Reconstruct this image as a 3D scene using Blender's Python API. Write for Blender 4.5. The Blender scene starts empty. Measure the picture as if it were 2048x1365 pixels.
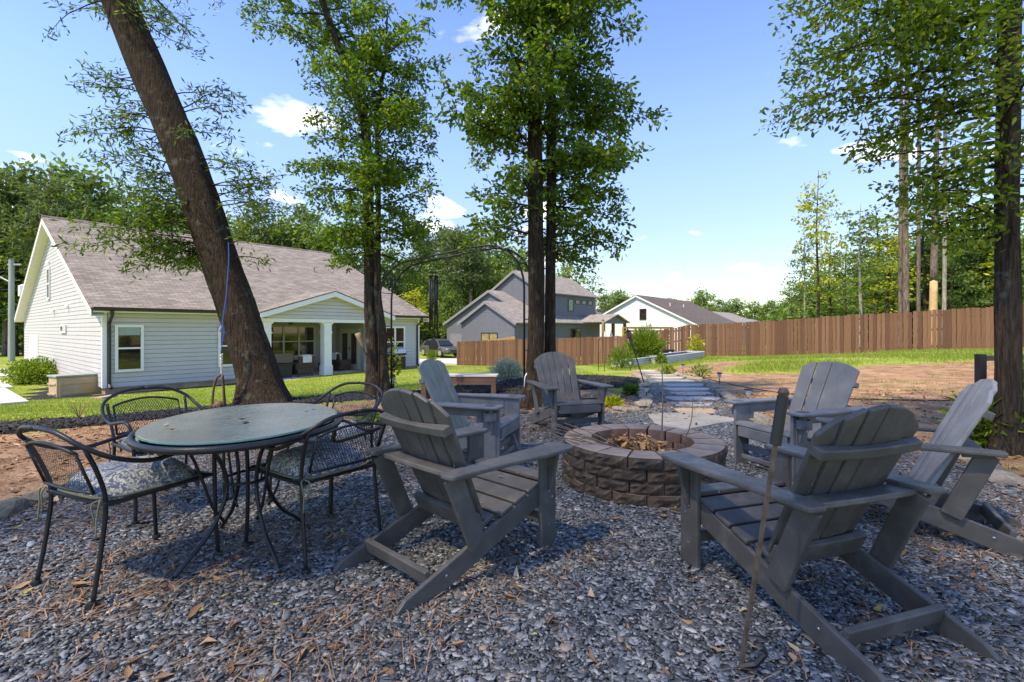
import bpy, bmesh, math, random
import numpy as np
from mathutils import Vector, Matrix, Euler
R = math.radians
random.seed(7); rng = np.random.default_rng(7)
sc = bpy.context.scene
COL = sc.collection
# ---------------------------------------------------------------- camera
F, HX, HY, CH = 980.0, 1024.0, 660.0, 1.22      # focal length (px of a 2048 frame), horizon, eye height
cd = bpy.data.cameras.new('camera'); cam = bpy.data.objects.new('camera', cd); COL.objects.link(cam)
cam.location = (0, 0, CH); cam.rotation_euler = (R(90), 0, 0)
cd.sensor_width = 36; cd.lens = F / 2048 * 36; cd.shift_y = -(682.5 - HY) / 2048
cd.clip_start = .05; cd.clip_end = 3000
sc.camera = cam
# ---------------------------------------------------------------- sky, sun, exposure
SUN_EL, SUN_AZ = R(58), R(232)                   # azimuth clockwise from +Y: sun from the left, behind the camera
w = bpy.data.worlds.new('World'); sc.world = w; w.use_nodes = True
nt = w.node_tree; nt.nodes.clear()
def wn(t, **k):
    n = nt.nodes.new(t)
    for a, b in k.items(): setattr(n, a, b)
    return n
out = wn('ShaderNodeOutputWorld'); bg = wn('ShaderNodeBackground'); bg.inputs['Strength'].default_value = .142
sky = wn('ShaderNodeTexSky', sky_type='NISHITA', sun_disc=False, sun_elevation=SUN_EL, sun_rotation=SUN_AZ,
         air_density=1.0, dust_density=.05, ozone_density=3.0, altitude=200)
tc = wn('ShaderNodeTexCoord'); nrm = wn('ShaderNodeVectorMath', operation='NORMALIZE')
nt.links.new(tc.outputs['Generated'], nrm.inputs[0])
sep = wn('ShaderNodeSeparateXYZ'); nt.links.new(nrm.outputs[0], sep.inputs[0])
zc = wn('ShaderNodeMath', operation='MAXIMUM'); nt.links.new(sep.outputs['Z'], zc.inputs[0]); zc.inputs[1].default_value = .04
pr = wn('ShaderNodeVectorMath', operation='DIVIDE'); nt.links.new(nrm.outputs[0], pr.inputs[0])
cmb = wn('ShaderNodeCombineXYZ')
za = wn('ShaderNodeMath', operation='ADD'); nt.links.new(zc.outputs[0], za.inputs[0]); za.inputs[1].default_value = .18
for i in range(3): nt.links.new(za.outputs[0], cmb.inputs[i])
nt.links.new(cmb.outputs[0], pr.inputs[1])
cn = wn('ShaderNodeTexNoise'); cn.inputs['Scale'].default_value = 2.7; cn.inputs['Detail'].default_value = 7; cn.inputs['Roughness'].default_value = .52; cn.inputs['Distortion'].default_value = .15
mp = wn('ShaderNodeMapping'); mp.inputs['Location'].default_value = (1.3, 4.1, 0); nt.links.new(pr.outputs[0], mp.inputs[0]); nt.links.new(mp.outputs[0], cn.inputs['Vector'])
cr = wn('ShaderNodeValToRGB'); cr.color_ramp.elements[0].position = .615; cr.color_ramp.elements[0].color = (0, 0, 0, 1)
cr.color_ramp.elements[1].position = .79; cr.color_ramp.elements[1].color = (1, 1, 1, 1)
nt.links.new(cn.outputs['Fac'], cr.inputs[0])
# thin veil of high haze everywhere, stronger towards the horizon
vl = wn('ShaderNodeMapRange'); vl.inputs['From Min'].default_value = 0; vl.inputs['From Max'].default_value = .55
vl.inputs['To Min'].default_value = .14; vl.inputs['To Max'].default_value = .02; nt.links.new(sep.outputs['Z'], vl.inputs['Value'])
mx0 = wn('ShaderNodeMix', data_type='RGBA'); nt.links.new(vl.outputs[0], mx0.inputs['Factor']); hsv = wn('ShaderNodeHueSaturation'); hsv.inputs['Hue'].default_value = .516; hsv.inputs['Saturation'].default_value = 1.22; hzr = wn('ShaderNodeMapRange', interpolation_type='SMOOTHSTEP'); hzr.inputs['From Max'].default_value = .42; hzr.inputs['To Min'].default_value = .42; nt.links.new(sep.outputs['Z'], hzr.inputs['Value']); nt.links.new(hzr.outputs[0], hsv.inputs['Value']); nt.links.new(sky.outputs[0], hsv.inputs['Color']); nt.links.new(hsv.outputs[0], mx0.inputs[6]); mx0.inputs[7].default_value = (3.2, 3.7, 4.6, 1)
mx = wn('ShaderNodeMix', data_type='RGBA'); nt.links.new(cr.outputs[0], mx.inputs['Factor']); nt.links.new(mx0.outputs[2], mx.inputs[6]); mx.inputs[7].default_value = (6.3, 6.3, 6.5, 1)
nt.links.new(mx.outputs[2], bg.inputs['Color']); nt.links.new(bg.outputs[0], out.inputs[0])
sd = bpy.data.lights.new('sun', 'SUN'); sd.energy = 2.1; sd.angle = R(1.6); sd.color = (1, .94, .85)
sun = bpy.data.objects.new('sun', sd); COL.objects.link(sun)
SDIR = Vector((math.sin(SUN_AZ) * math.cos(SUN_EL), math.cos(SUN_AZ) * math.cos(SUN_EL), math.sin(SUN_EL)))
sun.rotation_euler = SDIR.to_track_quat('Z', 'Y').to_euler()
sun.location = (-20, -15, 40)
sc.view_settings.view_transform = 'Standard'; sc.view_settings.look = 'None'
sc.view_settings.exposure = 1.62; sc.view_settings.gamma = 1; sc.view_settings.use_curve_mapping = False
sc.view_settings.use_white_balance = True; sc.view_settings.white_balance_temperature = 8300; sc.view_settings.white_balance_tint = 10     # camera set for open shade
sc.cycles.max_bounces = 6; sc.cycles.transparent_max_bounces = 8
# ---------------------------------------------------------------- helpers
def G(px, py, z=0.0):
    """the world point at height z seen at a pixel of the 2048 px photograph"""
    d = (CH - z) * F / (py - HY); return Vector(((px - HX) / F * d, d, z))
def D(px, py, d): return Vector(((px - HX) / F * d, d, CH - (py - HY) / F * d))
def tag(o, label=None, cat=None, group=None, kind=None):
    for k, v in (('label', label), ('category', cat), ('group', group), ('kind', kind)):
        if v: o[k] = v
    return o
def link(o, parent=None):
    COL.objects.link(o)
    if parent is not None: o.parent = parent
    return o
def empty(name, loc=(0, 0, 0), rz=0, parent=None):
    o = bpy.data.objects.new(name, None); o.empty_display_size = .1; o.location = loc; o.rotation_euler = (0, 0, rz)
    return link(o, parent)
def thing(name, label, cat, loc=(0, 0, 0), rz=0, group=None): return tag(empty(name, loc, rz), label, cat, group)
def copy_tree(o, parent=None):
    c = o.copy(); COL.objects.link(c); c.parent = parent
    for ch in [x for x in o.children]: copy_tree(ch, c)
    return c
class MB:
    """collects simple solids; build() links them as one mesh object"""
    def __init__(s): s.v = []; s.f = []
    def add(s, vs, fs):
        n = len(s.v); s.v += [tuple(v) for v in vs]; s.f += [tuple(i + n for i in f) for f in fs]; return s
    def box(s, c, d, m=None):
        x, y, z = d[0] / 2, d[1] / 2, d[2] / 2
        vs = [Vector((a * x, b * y, e * z)) for a in (-1, 1) for b in (-1, 1) for e in (-1, 1)]
        if m is not None: vs = [m @ v for v in vs]
        vs = [v + Vector(c) for v in vs]
        return s.add(vs, [(0, 1, 3, 2), (4, 6, 7, 5), (0, 4, 5, 1), (2, 3, 7, 6), (0, 2, 6, 4), (1, 5, 7, 3)])
    def b2(s, lo, hi): return s.box([(a + b) / 2 for a, b in zip(lo, hi)], [abs(b - a) for a, b in zip(lo, hi)])
    def beam(s, a, b, wd, th, up=(0, 0, 1)):
        a, b = Vector(a), Vector(b); y = (b - a); L = y.length; y.normalize(); x = y.cross(Vector(up))
        if x.length < 1e-4: x = y.cross(Vector((1, 0, 0)))
        x.normalize(); z = x.cross(y); return s.box((a + b) / 2, (wd, L, th), Matrix((x, y, z)).transposed())
    def prism(s, pts, a, b):
        """polygon of 3-D points pushed from offset a to offset b"""
        n = len(pts); a, b = Vector(a), Vector(b)
        return s.add([Vector(p) + a for p in pts] + [Vector(p) + b for p in pts],
                     [tuple(range(n))[::-1], tuple(range(n, 2 * n))] + [(i, (i + 1) % n, n + (i + 1) % n, n + i) for i in range(n)])
    def tube(s, pts, r, n=8, cap=True, closed=False):
        pts = [Vector(p) for p in pts]; m = len(pts)
        rs = r if isinstance(r, (list, tuple)) else [r] * m
        u = None; rings = []
        for i, p in enumerate(pts):
            if closed: t = pts[(i + 1) % m] - pts[i - 1]
            else: t = pts[min(i + 1, m - 1)] - pts[max(i - 1, 0)]
            t.normalize()
            if u is None: u = t.orthogonal().normalized()
            else: u = (u - t * u.dot(t)); u.normalize()
            v = t.cross(u); rings.append([p + (u * math.cos(k * 2 * math.pi / n) + v * math.sin(k * 2 * math.pi / n)) * rs[i] for k in range(n)])
        vs = [q for g in rings for q in g]; fs = []
        for i in range(m if closed else m - 1):
            j = (i + 1) % m
            fs += [(i * n + k, i * n + (k + 1) % n, j * n + (k + 1) % n, j * n + k) for k in range(n)]
        if cap and not closed: fs += [tuple(range(n))[::-1], tuple(range((m - 1) * n, m * n))]
        return s.add(vs, fs)
    def lathe(s, c, prof, n=16):
        c = Vector(c); vs = []; fs = []; m = len(prof)
        for r, z in prof: vs += [c + Vector((r * math.cos(k * 2 * math.pi / n), r * math.sin(k * 2 * math.pi / n), z)) for k in range(n)]
        for i in range(m - 1): fs += [(i * n + k, i * n + (k + 1) % n, (i + 1) * n + (k + 1) % n, (i + 1) * n + k) for k in range(n)]
        fs += [tuple(range(n))[::-1], tuple(range((m - 1) * n, m * n))]
        return s.add(vs, fs)
    def xf(s, m): s.v = [tuple(m @ Vector(v)) for v in s.v]; return s
    def mesh(s, name, m, smooth=False):
        me = bpy.data.meshes.new(name); me.from_pydata(s.v, [], s.f); me.update()
        bm = bmesh.new(); bm.from_mesh(me); bmesh.ops.recalc_face_normals(bm, faces=bm.faces); bm.to_mesh(me); bm.free()
        if smooth: me.polygons.foreach_set('use_smooth', [True] * len(me.polygons))
        me.materials.append(m); return me
    def build(s, name, m, parent=None, smooth=False, bevel=0, loc=None):
        o = bpy.data.objects.new(name, s.mesh(name, m, smooth)); link(o, parent)
        if loc is not None: o.location = loc
        if bevel:
            b = o.modifiers.new('bevel', 'BEVEL'); b.width = bevel; b.segments = 2; b.limit_method = 'ANGLE'; b.angle_limit = R(40)
        return o
def npmesh(name, V, sizes, loops, m, smooth=False):
    me = bpy.data.meshes.new(name)
    me.vertices.add(len(V)); me.vertices.foreach_set('co', np.ascontiguousarray(V, dtype=np.float32).ravel())
    sizes = np.asarray(sizes, dtype=np.int32); loops = np.asarray(loops, dtype=np.int32)
    me.loops.add(len(loops)); me.loops.foreach_set('vertex_index', loops)
    me.polygons.add(len(sizes)); st = np.zeros(len(sizes), dtype=np.int32); st[1:] = np.cumsum(sizes)[:-1]
    me.polygons.foreach_set('loop_start', st)
    if smooth: me.polygons.foreach_set('use_smooth', np.ones(len(sizes), dtype=bool))
    me.update(calc_edges=True); me.materials.append(m); return me
def rotmats(n, tilt, g=rng):
    """n random rotations: spin about z, then tilt by up to `tilt` about a random horizontal axis"""
    a = g.uniform(0, 2 * np.pi, n); t = g.normal(0, tilt, n); b = g.uniform(0, 2 * np.pi, n)
    ca, sa = np.cos(a), np.sin(a); Z = np.zeros(n); O = np.ones(n)
    Rz = np.stack([np.stack([ca, -sa, Z], 1), np.stack([sa, ca, Z], 1), np.stack([Z, Z, O], 1)], 1)
    x, y = np.cos(b), np.sin(b); c, s = np.cos(t), np.sin(t)
    Rt = np.stack([np.stack([c + x * x * (1 - c), x * y * (1 - c), y * s], 1), np.stack([x * y * (1 - c), c + y * y * (1 - c), -x * s], 1), np.stack([-y * s, x * s, c], 1)], 1)
    return Rt @ Rz
# ---------------------------------------------------------------- materials
def nodes(name):
    m = bpy.data.materials.new(name); m.use_nodes = True; t = m.node_tree; b = t.nodes['Principled BSDF']; return m, t, b
def N(t, ty, **k):
    n = t.nodes.new(ty)
    for a, v in k.items():
        if a in n.inputs: n.inputs[a].default_value = v
        else: setattr(n, a, v)
    return n
def ramp(t, src, stops):
    r = t.nodes.new('ShaderNodeValToRGB'); e = r.color_ramp.elements
    while len(e) < len(stops): e.new(.5)
    for x, (p, c) in zip(e, stops): x.position = p; x.color = (*c, 1)
    t.links.new(src, r.inputs[0]); return r.outputs[0]
def mixc(t, f, a, b, mode='MIX'):
    n = N(t, 'ShaderNodeMix', data_type='RGBA', blend_type=mode)
    for s, i in ((f, 0), (a, 6), (b, 7)):
        if isinstance(s, (int, float)): n.inputs[i].default_value = s
        elif isinstance(s, tuple): n.inputs[i].default_value = (*s, 1)
        else: t.links.new(s, n.inputs[i])
    return n.outputs[2]
def noise(t, vec, scale, detail=4, rough=.55, dist=0):
    n = N(t, 'ShaderNodeTexNoise', Scale=scale, Detail=detail, Roughness=rough, Distortion=dist)
    if vec is not None: t.links.new(vec, n.inputs['Vector'])
    return n.outputs['Fac']
def vecof(t, stretch=(1, 1, 1), kind='Object', rot=(0, 0, 0)):
    c = t.nodes.new('ShaderNodeTexCoord'); m = N(t, 'ShaderNodeMapping'); m.inputs['Scale'].default_value = stretch; m.inputs['Rotation'].default_value = rot
    t.links.new(c.outputs[kind], m.inputs[0]); return m.outputs[0]
def bump(t, b, h, strength=.3, dist=.02):
    n = N(t, 'ShaderNodeBump', Strength=strength, Distance=dist); t.links.new(h, n.inputs['Height']); t.links.new(n.outputs[0], b.inputs['Normal'])
def mat(name, col, rough=.6, var=.15, scale=6, stretch=(1, 1, 1), bmp=0, bscale=60, bdist=.01, metal=0, col2=None, spec=.5, island=0, kind='Object'):
    m, t, b = nodes(name); v = vecof(t, stretch, kind); n = noise(t, v, scale, 5)
    lo = tuple(c * (1 - var) for c in col); hi = col2 or tuple(min(1, c * (1 + var)) for c in col)
    c = ramp(t, n, [(.3, lo), (.7, hi)])
    if island:
        g = t.nodes.new('ShaderNodeNewGeometry'); c = mixc(t, 1.0, c, ramp(t, g.outputs['Random Per Island'], [(0, (1 - island,) * 3), (1, (1 + island,) * 3)]), 'MULTIPLY')
    t.links.new(c, b.inputs['Base Color']); b.inputs['Roughness'].default_value = rough; b.inputs['Metallic'].default_value = metal; b.inputs['Specular IOR Level'].default_value = spec
    if bmp: bump(t, b, noise(t, v, bscale, 4), bmp, bdist)
    return m
# ================================================================ terrain
CP = np.array([  # x, y, z
 (0,1,0),(-3,1,0),(3,1,0),(0,3,0),(-3,3,0),(3,3,0),(0,6,0),(4,5,0),(-3,5,-.02),(1.2,7.2,0),(-6.4,6.5,-.12),(-4.66,9,-.17),(-2.5,9.4,-.12),(.3,7.9,0),
 (1.9,11,.12),(-.7,9.2,-.08),(3.2,9.5,-.04),(4.2,13,-.14),(4.9,17.5,-.28),(6,9,.04),(9.4,13.7,.1),(7,16.5,.0),(9,4,.05),
 (15.6,19.6,.33),(21,16.5,.5),(15.4,22.3,.08),(13.2,23.9,-.1),(9.7,28.5,-.38),(7.2,29.5,-.8),(1.1,33.2,-1.25),(-4.2,37.7,-1.5),
 (-2.8,22,-.65),(-6,14,-.52),(-10,12,-.6),(-14.2,16.2,-.98),(-9.5,22,-.9),(-5.4,27,-.88),(-12,8,-.3),(-18,14,-1.0),(-24,22,-1.2),(-29,30,-1.2),(-3.5,30,-1.0),
 (-9,3,-.05),(-7,46,-1.3),(8,50,-1.6),(30,45,-.6),(0,-10,0),(-15,-10,0),(15,-10,.1),(-25,0,-.3),(25,5,.5),(-40,40,-1.3),(40,30,.3),(0,70,-1.8),(50,70,-1),(-60,70,-1.4)], dtype=float)
def _tps(r): return np.where(r > 1e-6, r * r * np.log(np.maximum(r, 1e-6)), 0)
_n = len(CP); _K = _tps(np.hypot(CP[:, None, 0] - CP[None, :, 0], CP[:, None, 1] - CP[None, :, 1])) + np.eye(_n) * 1.5
_P = np.c_[np.ones(_n), CP[:, :2]]; _A = np.zeros((_n + 3, _n + 3)); _A[:_n, :_n] = _K; _A[:_n, _n:] = _P; _A[_n:, :_n] = _P.T
_W = np.linalg.solve(_A, np.r_[CP[:, 2], 0, 0, 0])
def HZn(x, y):
    x = np.asarray(x, float); y = np.asarray(y, float); sh = x.shape; x = x.ravel(); y = y.ravel(); o = np.empty(len(x))
    for i in range(0, len(x), 20000):
        a, b = x[i:i+20000], y[i:i+20000]
        k = _tps(np.hypot(a[:, None] - CP[None, :, 0], b[:, None] - CP[None, :, 1]))
        z = k @ _W[:_n] + _W[_n] + _W[_n+1] * a + _W[_n+2] * b
        far = np.clip((np.hypot(a, b - 15) - 38) / 30, 0, 1); far = far * far * (3 - 2 * far)
        o[i:i+20000] = np.clip(z, -3, 1) * (1 - far) + (-1.5) * far
    return o.reshape(sh)
def H(x, y): return float(HZn([x], [y])[0])
def on(p, dz=0): return Vector((p[0], p[1], H(p[0], p[1]) + dz))
def GT(px, py, dz=0):
    """where the line of sight through a pixel meets the terrain"""
    d = np.linspace(1.5, 90, 1800); x = (px - HX) / F * d; zr = CH - (py - HY) / F * d; zt = HZn(x, d)
    i = int(np.argmax(zr <= zt)) if (zr <= zt).any() else len(d) - 1
    return Vector((x[i], d[i], zt[i] + dz))
GRAVEL = [(-3.7,.2),(-3.45,3.4),(-3.4,4.7),(-3.0,5.05),(-1.95,6.3),(-1.27,6.68),(-.45,6.95),(.1,7.15),(1.3,7.25),(1.75,7.35),(2.36,9.2),(3.1,12),(3.9,15),(4.3,17.3),(5.3,17.2),(5.0,14.5),(4.65,11.6),(4.1,9.2),(3.35,7.0),(3.3,6.4),(3.8,5.2),(4.1,4.35),(3.9,3.7),(3.6,2.6),(3.7,.2)]
MULCH1 = [(-9.5,5.9),(-7.6,6.8),(-6.3,7.5),(-5.3,8.5),(-4.3,9.8),(-3.3,10.2),(-1.6,10.4),(-1.1,11.2),(.4,12.2),(1.5,12.9),(2.7,13.1),(3.1,11.4),(2.35,9.9),(1.2,9.4),(.4,8.9),(-1.1,9.3),(-1.8,9.3),(-3.3,9.0),(-4.2,8.2),(-5.4,6.9),(-6.3,6.1),(-9.5,5.1)]
MULCH2 = [(-15.4,15.2),(-13.6,15.6),(-9.6,20.1),(-9.9,20.9),(-14,16.6),(-15.4,17.2),(-19,22),(-20.2,21.2)]
SOIL = [[(-11,0),(-9.5,5.2),(-6.3,6.2),(-4.2,8.4),(-1.8,9.4),(2.3,9.8),(3.1,11.4),(3.2,14),(4.2,17.6),(7,19.3),(9,19.5),(8.4,17),(6.6,15.6),(6.4,14.0),(8,13.6),(11,14.4),(15,14),(22,11),(18,0),(3.3,0),(3.3,7),(0,7),(-3.2,4.8),(-3.4,0)],
        [(-4.6,27.8),(-2.9,29.5),(-2.2,31.5),(-4.2,30.6)]]
def pdist(x, y, poly):
    """signed distance to a polygon, negative inside"""
    x = np.asarray(x); y = np.asarray(y); d = np.full(x.shape, 1e9); ins = np.zeros(x.shape, bool); n = len(poly)
    for i in range(n):
        (ax, ay), (bx, by) = poly[i], poly[(i + 1) % n]; ex, ey = bx - ax, by - ay
        t = np.clip(((x - ax) * ex + (y - ay) * ey) / (ex * ex + ey * ey), 0, 1)
        d = np.minimum(d, np.hypot(x - ax - t * ex, y - ay - t * ey))
        c = ((ay > y) != (by > y)) & (x < (bx - ax) * (y - ay) / (by - ay + 1e-12) + ax); ins ^= c
    return np.where(ins, -d, d)
def wts(x, y):
    """soil, mulch, gravel weights"""
    g = np.clip(.5 - pdist(x, y, GRAVEL) / .36, 0, 1)
    m = np.clip(.5 - np.minimum(pdist(x, y, MULCH1), pdist(x, y, MULCH2)) / .3, 0, 1)
    s = np.clip(.5 - np.minimum(pdist(x, y, SOIL[0]), pdist(x, y, SOIL[1])) / 1.4, 0, 1)
    return s, m, g
def spread(a, b, fine, lo, hi, grow=1.16):
    v = list(np.arange(a, b + fine / 2, fine)); st = fine
    while v[-1] < hi: st *= grow; v.append(v[-1] + st)
    st = fine
    while v[0] > lo: st *= grow; v.insert(0, v[0] - st)
    return np.array(v)
gx = spread(-11, 10, .15, -900, 900); gy = spread(1, 20, .15, -60, 1800)
GX, GY = np.meshgrid(gx, gy, indexing='ij'); nx, ny = GX.shape
SO, MU, GR = wts(GX, GY)
GZ = HZn(GX, GY) + .05 * np.clip(MU - GR, 0, 1) * (GY < 14)
GZ += .012 * np.sin(GX * 5.1 + GY * 1.7) * np.sin(GY * 4.3 - GX * 2.2) * (GR < .5) * (GY < 25)
# one shader: grass / soil / black mulch / slate gravel, chosen by the painted ground-cover attributes
gm, t, b = nodes('ground_cover'); P = vecof(t, (1, 1, 1))
def attr(n): a = N(t, 'ShaderNodeAttribute', attribute_name=n); return a.outputs['Fac']
def math2(op, a, c):
    n = N(t, 'ShaderNodeMath', operation=op)
    for i, s in enumerate((a, c)):
        if isinstance(s, (int, float)): n.inputs[i].default_value = s
        else: t.links.new(s, n.inputs[i])
    return n.outputs[0]
def edge(w, ns, amp, lo, hi):
    s = math2('ADD', w, math2('MULTIPLY', math2('SUBTRACT', ns, .5), amp))
    r = N(t, 'ShaderNodeMapRange', interpolation_type='SMOOTHSTEP'); r.inputs['From Min'].default_value = lo; r.inputs['From Max'].default_value = hi; t.links.new(s, r.inputs['Value']); return r.outputs[0]
n_big = noise(t, P, .55, 6, .6); n_mid = noise(t, P, 3.2, 6, .65); n_fin = noise(t, P, 38, 4, .7)
grass = ramp(t, n_big, [(.3, (.17, .235, .025)), (.48, (.24, .32, .045)), (.62, (.34, .36, .08)), (.76, (.46, .39, .16))])
grass = mixc(t, .75, grass, ramp(t, n_fin, [(.25, (.45, .5, .4)), (.7, (1.25, 1.25, 1.1))]), 'MULTIPLY')
soil = ramp(t, n_mid, [(.28, (.17, .10, .058)), (.5, (.38, .235, .135)), (.72, (.54, .37, .235))])
soil = mixc(t, .8, soil, ramp(t, noise(t, P, 26, 5, .75), [(.3, (.5, .45, .4)), (.7, (1.2, 1.15, 1.1))]), 'MULTIPLY')
vo = N(t, 'ShaderNodeTexVoronoi', Scale=42.0); t.links.new(vecof(t, (1, 1.7, 1)), vo.inputs['Vector'])
mul = mixc(t, 1.0, ramp(t, noise(t, P, 30, 4, .7), [(.3, (.006, .006, .007)), (.75, (.05, .047, .047))]), (1, 1, 1), 'MULTIPLY')
grv = ramp(t, vo.outputs['Color'], [(.1, (.03, .031, .03)), (.5, (.13, .136, .132)), (.9, (.31, .315, .30))])
grv = mixc(t, ramp(t, n_mid, [(.55, (0, 0, 0)), (.75, (.5, .5, .5))]), grv, (.13, .075, .04))
c = mixc(t, edge(attr('soil'), noise(t, P, 1.5, 7, .66), 1.5, .42, .62), grass, soil)
c = mixc(t, edge(attr('mulch'), noise(t, P, 6, 4), .7, .42, .56), c, mul)
c = mixc(t, edge(attr('gravel'), noise(t, P, 7, 4), .8, .4, .6), c, grv)
t.links.new(c, b.inputs['Base Color']); b.inputs['Roughness'].default_value = .9; b.inputs['Specular IOR Level'].default_value = .2
bump(t, b, mixc(t, .5, n_fin, vo.outputs['Distance']), .7, .03)
idx = np.arange(nx * ny).reshape(nx, ny)
quads = np.stack([idx[:-1, :-1], idx[1:, :-1], idx[1:, 1:], idx[:-1, 1:]], -1).reshape(-1, 4)
def avg(a): return ((a[:-1, :-1] + a[1:, :-1] + a[1:, 1:] + a[:-1, 1:]) / 4).ravel()
zone = np.where(avg(GR) > .5, 3, np.where(avg(MU) > .5, 2, np.where(avg(SO) > .5, 1, 0)))
VV = np.stack([GX.ravel(), GY.ravel(), GZ.ravel()], 1)
for z, nm in enumerate(('lawn', 'bare_soil', 'mulch_bed', 'gravel_ground')):
    q = quads[zone == z]; u, inv = np.unique(q.ravel(), return_inverse=True)
    me = npmesh(nm, VV[u], np.full(len(q), 4), inv, gm, True)
    for an, A in (('soil', SO), ('mulch', MU), ('gravel', GR)):
        a = me.attributes.new(an, 'FLOAT', 'POINT'); a.data.foreach_set('value', A.ravel()[u].astype(np.float32))
    tag(link(bpy.data.objects.new(nm, me)), kind='structure')
# ---------------------------------------------------------------- loose cover
def scatter(n, dens, box, want):
    """n points in the seen wedge, kept with probability dens(depth) where the cover weight says so"""
    x0, x1, y0, y1 = box; X = rng.uniform(x0, x1, n); Y = rng.uniform(y0, y1, n)
    k = (np.abs(X) < 1.12 * Y + .4) & (rng.random(n) < dens(Y)); X, Y = X[k], Y[k]
    w_ = want(X, Y); k = rng.random(len(X)) < w_; return X[k], Y[k]
def chips(name, X, Y, rad, asp, thick, tilt, lift, m, label, cat, k=5):
    n = len(X); Z = HZn(X, Y); ang = (np.arange(k) / k * 2 * np.pi)[None] + rng.uniform(-.38, .38, (n, k))
    rr = rng.uniform(.72, 1.2, (n, k)); r = rad(n)[:, None]; a = rng.uniform(1, asp, n)[:, None]
    th = thick(n)[:, None]; px, py = np.cos(ang) * rr * r * np.sqrt(a), np.sin(ang) * rr * r / np.sqrt(a)
    top = np.stack([px, py, np.repeat(th / 2, k, 1)], -1); bot = np.stack([px * 1.04, py * 1.04, np.repeat(-th / 2, k, 1)], -1)
    M_ = rotmats(n, tilt); V = np.concatenate([top, bot], 1); V = np.einsum('nij,nkj->nki', M_, V)
    V += np.stack([X, Y, Z + lift(n)], -1)[:, None, :]
    base = (np.arange(n) * 2 * k)[:, None]; i = np.arange(k); j = (i + 1) % k
    side = np.stack([i + k, j + k, j, i], -1).ravel()[None] + base
    L = np.concatenate([np.arange(k)[None] + base, side], 1).ravel()
    S = np.tile(np.r_[k, np.full(k, 4)], n)
    o = link(bpy.data.objects.new(name, npmesh(name, V.reshape(-1, 3), S, L, m))); return tag(o, label, cat, kind='stuff')
cm, t, b = nodes('slate_chip'); g = t.nodes.new('ShaderNodeNewGeometry')
c = ramp(t, g.outputs['Random Per Island'], [(0, (.022, .023, .022)), (.35, (.10, .106, .105)), (.7, (.20, .21, .207)), (.92, (.34, .35, .34)), (.97, (.50, .47, .41)), (1, (.28, .15, .08))])
t.links.new(mixc(t, .5, c, ramp(t, noise(t, vecof(t), 90, 3), [(.3, (.6, .6, .6)), (.7, (1.2, 1.2, 1.2))]), 'MULTIPLY'), b.inputs['Base Color']); b.inputs['Roughness'].default_value = .5
X, Y = scatter(600000, lambda y: np.clip(1.25 - y * .1, .12, 1), (-4.2, 4.4, 1.4, 9.5), lambda x, y: np.clip(wts(x, y)[2] * 1.6 - .3, 0, 1))
chips('gravel', X, Y, lambda n: rng.lognormal(np.log(.0084), .44, n), 3.0, lambda n: rng.uniform(.002, .0045, n), .22, lambda n: rng.uniform(.0, .016, n), cm, 'grey blue slate chip gravel around the fire pit', 'gravel')
mm = mat('mulch_chip', (.022, .021, .022), .8, .5, 5, island=.7)
X, Y = scatter(120000, lambda y: .8 + 0 * y, (-9.5, 3.3, 5, 13.2), lambda x, y: np.clip(wts(x, y)[1] * 1.5 - .3, 0, 1) * (1 - wts(x, y)[2]))
chips('mulch', X, Y, lambda n: rng.uniform(.012, .03, n), 5, lambda n: rng.uniform(.004, .012, n), .5, lambda n: rng.uniform(.04, .075, n), mm, 'black bark mulch along the lawn edge', 'mulch', 4)
def blades(name, X, Y, hgt, wid, m, label, cat, lean=.35):
    n = len(X); Z = HZn(X, Y); a = rng.uniform(0, 2 * np.pi, n); h = hgt(n); dx, dy = np.cos(a) * wid, np.sin(a) * wid
    l = rng.normal(0, lean, (n, 2)) * h[:, None]
    V = np.stack([np.stack([X - dx, Y - dy, Z - .005], -1), np.stack([X + dx, Y + dy, Z - .005], -1), np.stack([X + l[:, 0], Y + l[:, 1], Z + h], -1)], 1)
    return tag(link(bpy.data.objects.new(name, npmesh(name, V.reshape(-1, 3), np.full(n, 3), np.arange(3 * n), m))), label, cat, kind='stuff')
def leafmat(name, stops, trans=.45, rough=.45):
    m, t, b = nodes(name); g = t.nodes.new('ShaderNodeNewGeometry'); c = ramp(t, g.outputs['Random Per Island'], stops)
    t.links.new(c, b.inputs['Base Color']); b.inputs['Roughness'].default_value = rough; b.inputs['Specular IOR Level'].default_value = .35
    tr = t.nodes.new('ShaderNodeBsdfTranslucent'); t.links.new(mixc(t, 1.0, c, (1.5, 1.55, .7), 'MULTIPLY'), tr.inputs['Color'])
    ms = N(t, 'ShaderNodeMixShader'); ms.inputs[0].default_value = trans; t.links.new(b.outputs[0], ms.inputs[1]); t.links.new(tr.outputs[0], ms.inputs[2])
    t.links.new(ms.outputs[0], t.nodes['Material Output'].inputs['Surface']); return m
gb = leafmat('grass_blade', [(0, (.11, .17, .016)), (.5, (.21, .30, .035)), (.85, (.32, .36, .07)), (1, (.45, .38, .15))], .3, .6)
def lawnw(x, y):
    s, m_, g_ = wts(x, y); k = np.clip(1 - 1.7 * np.maximum(np.maximum(s, m_), g_), 0, 1)
    return k * ~((( (x + 13.9) * .638 + (y - 16.7) * .77) > -.6) & (((x + 13.9) * -.77 + (y - 16.7) * .638) > -.5))
X, Y = scatter(420000, lambda y: np.clip(9 / y, .1, 1) ** 1.3, (-22, 3, 6, 33), lawnw)
blades('lawn_grass', X, Y, lambda n: rng.uniform(.025, .055, n), .006, gb, 'short mown lawn grass in front of the pale house', 'grass')
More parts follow.
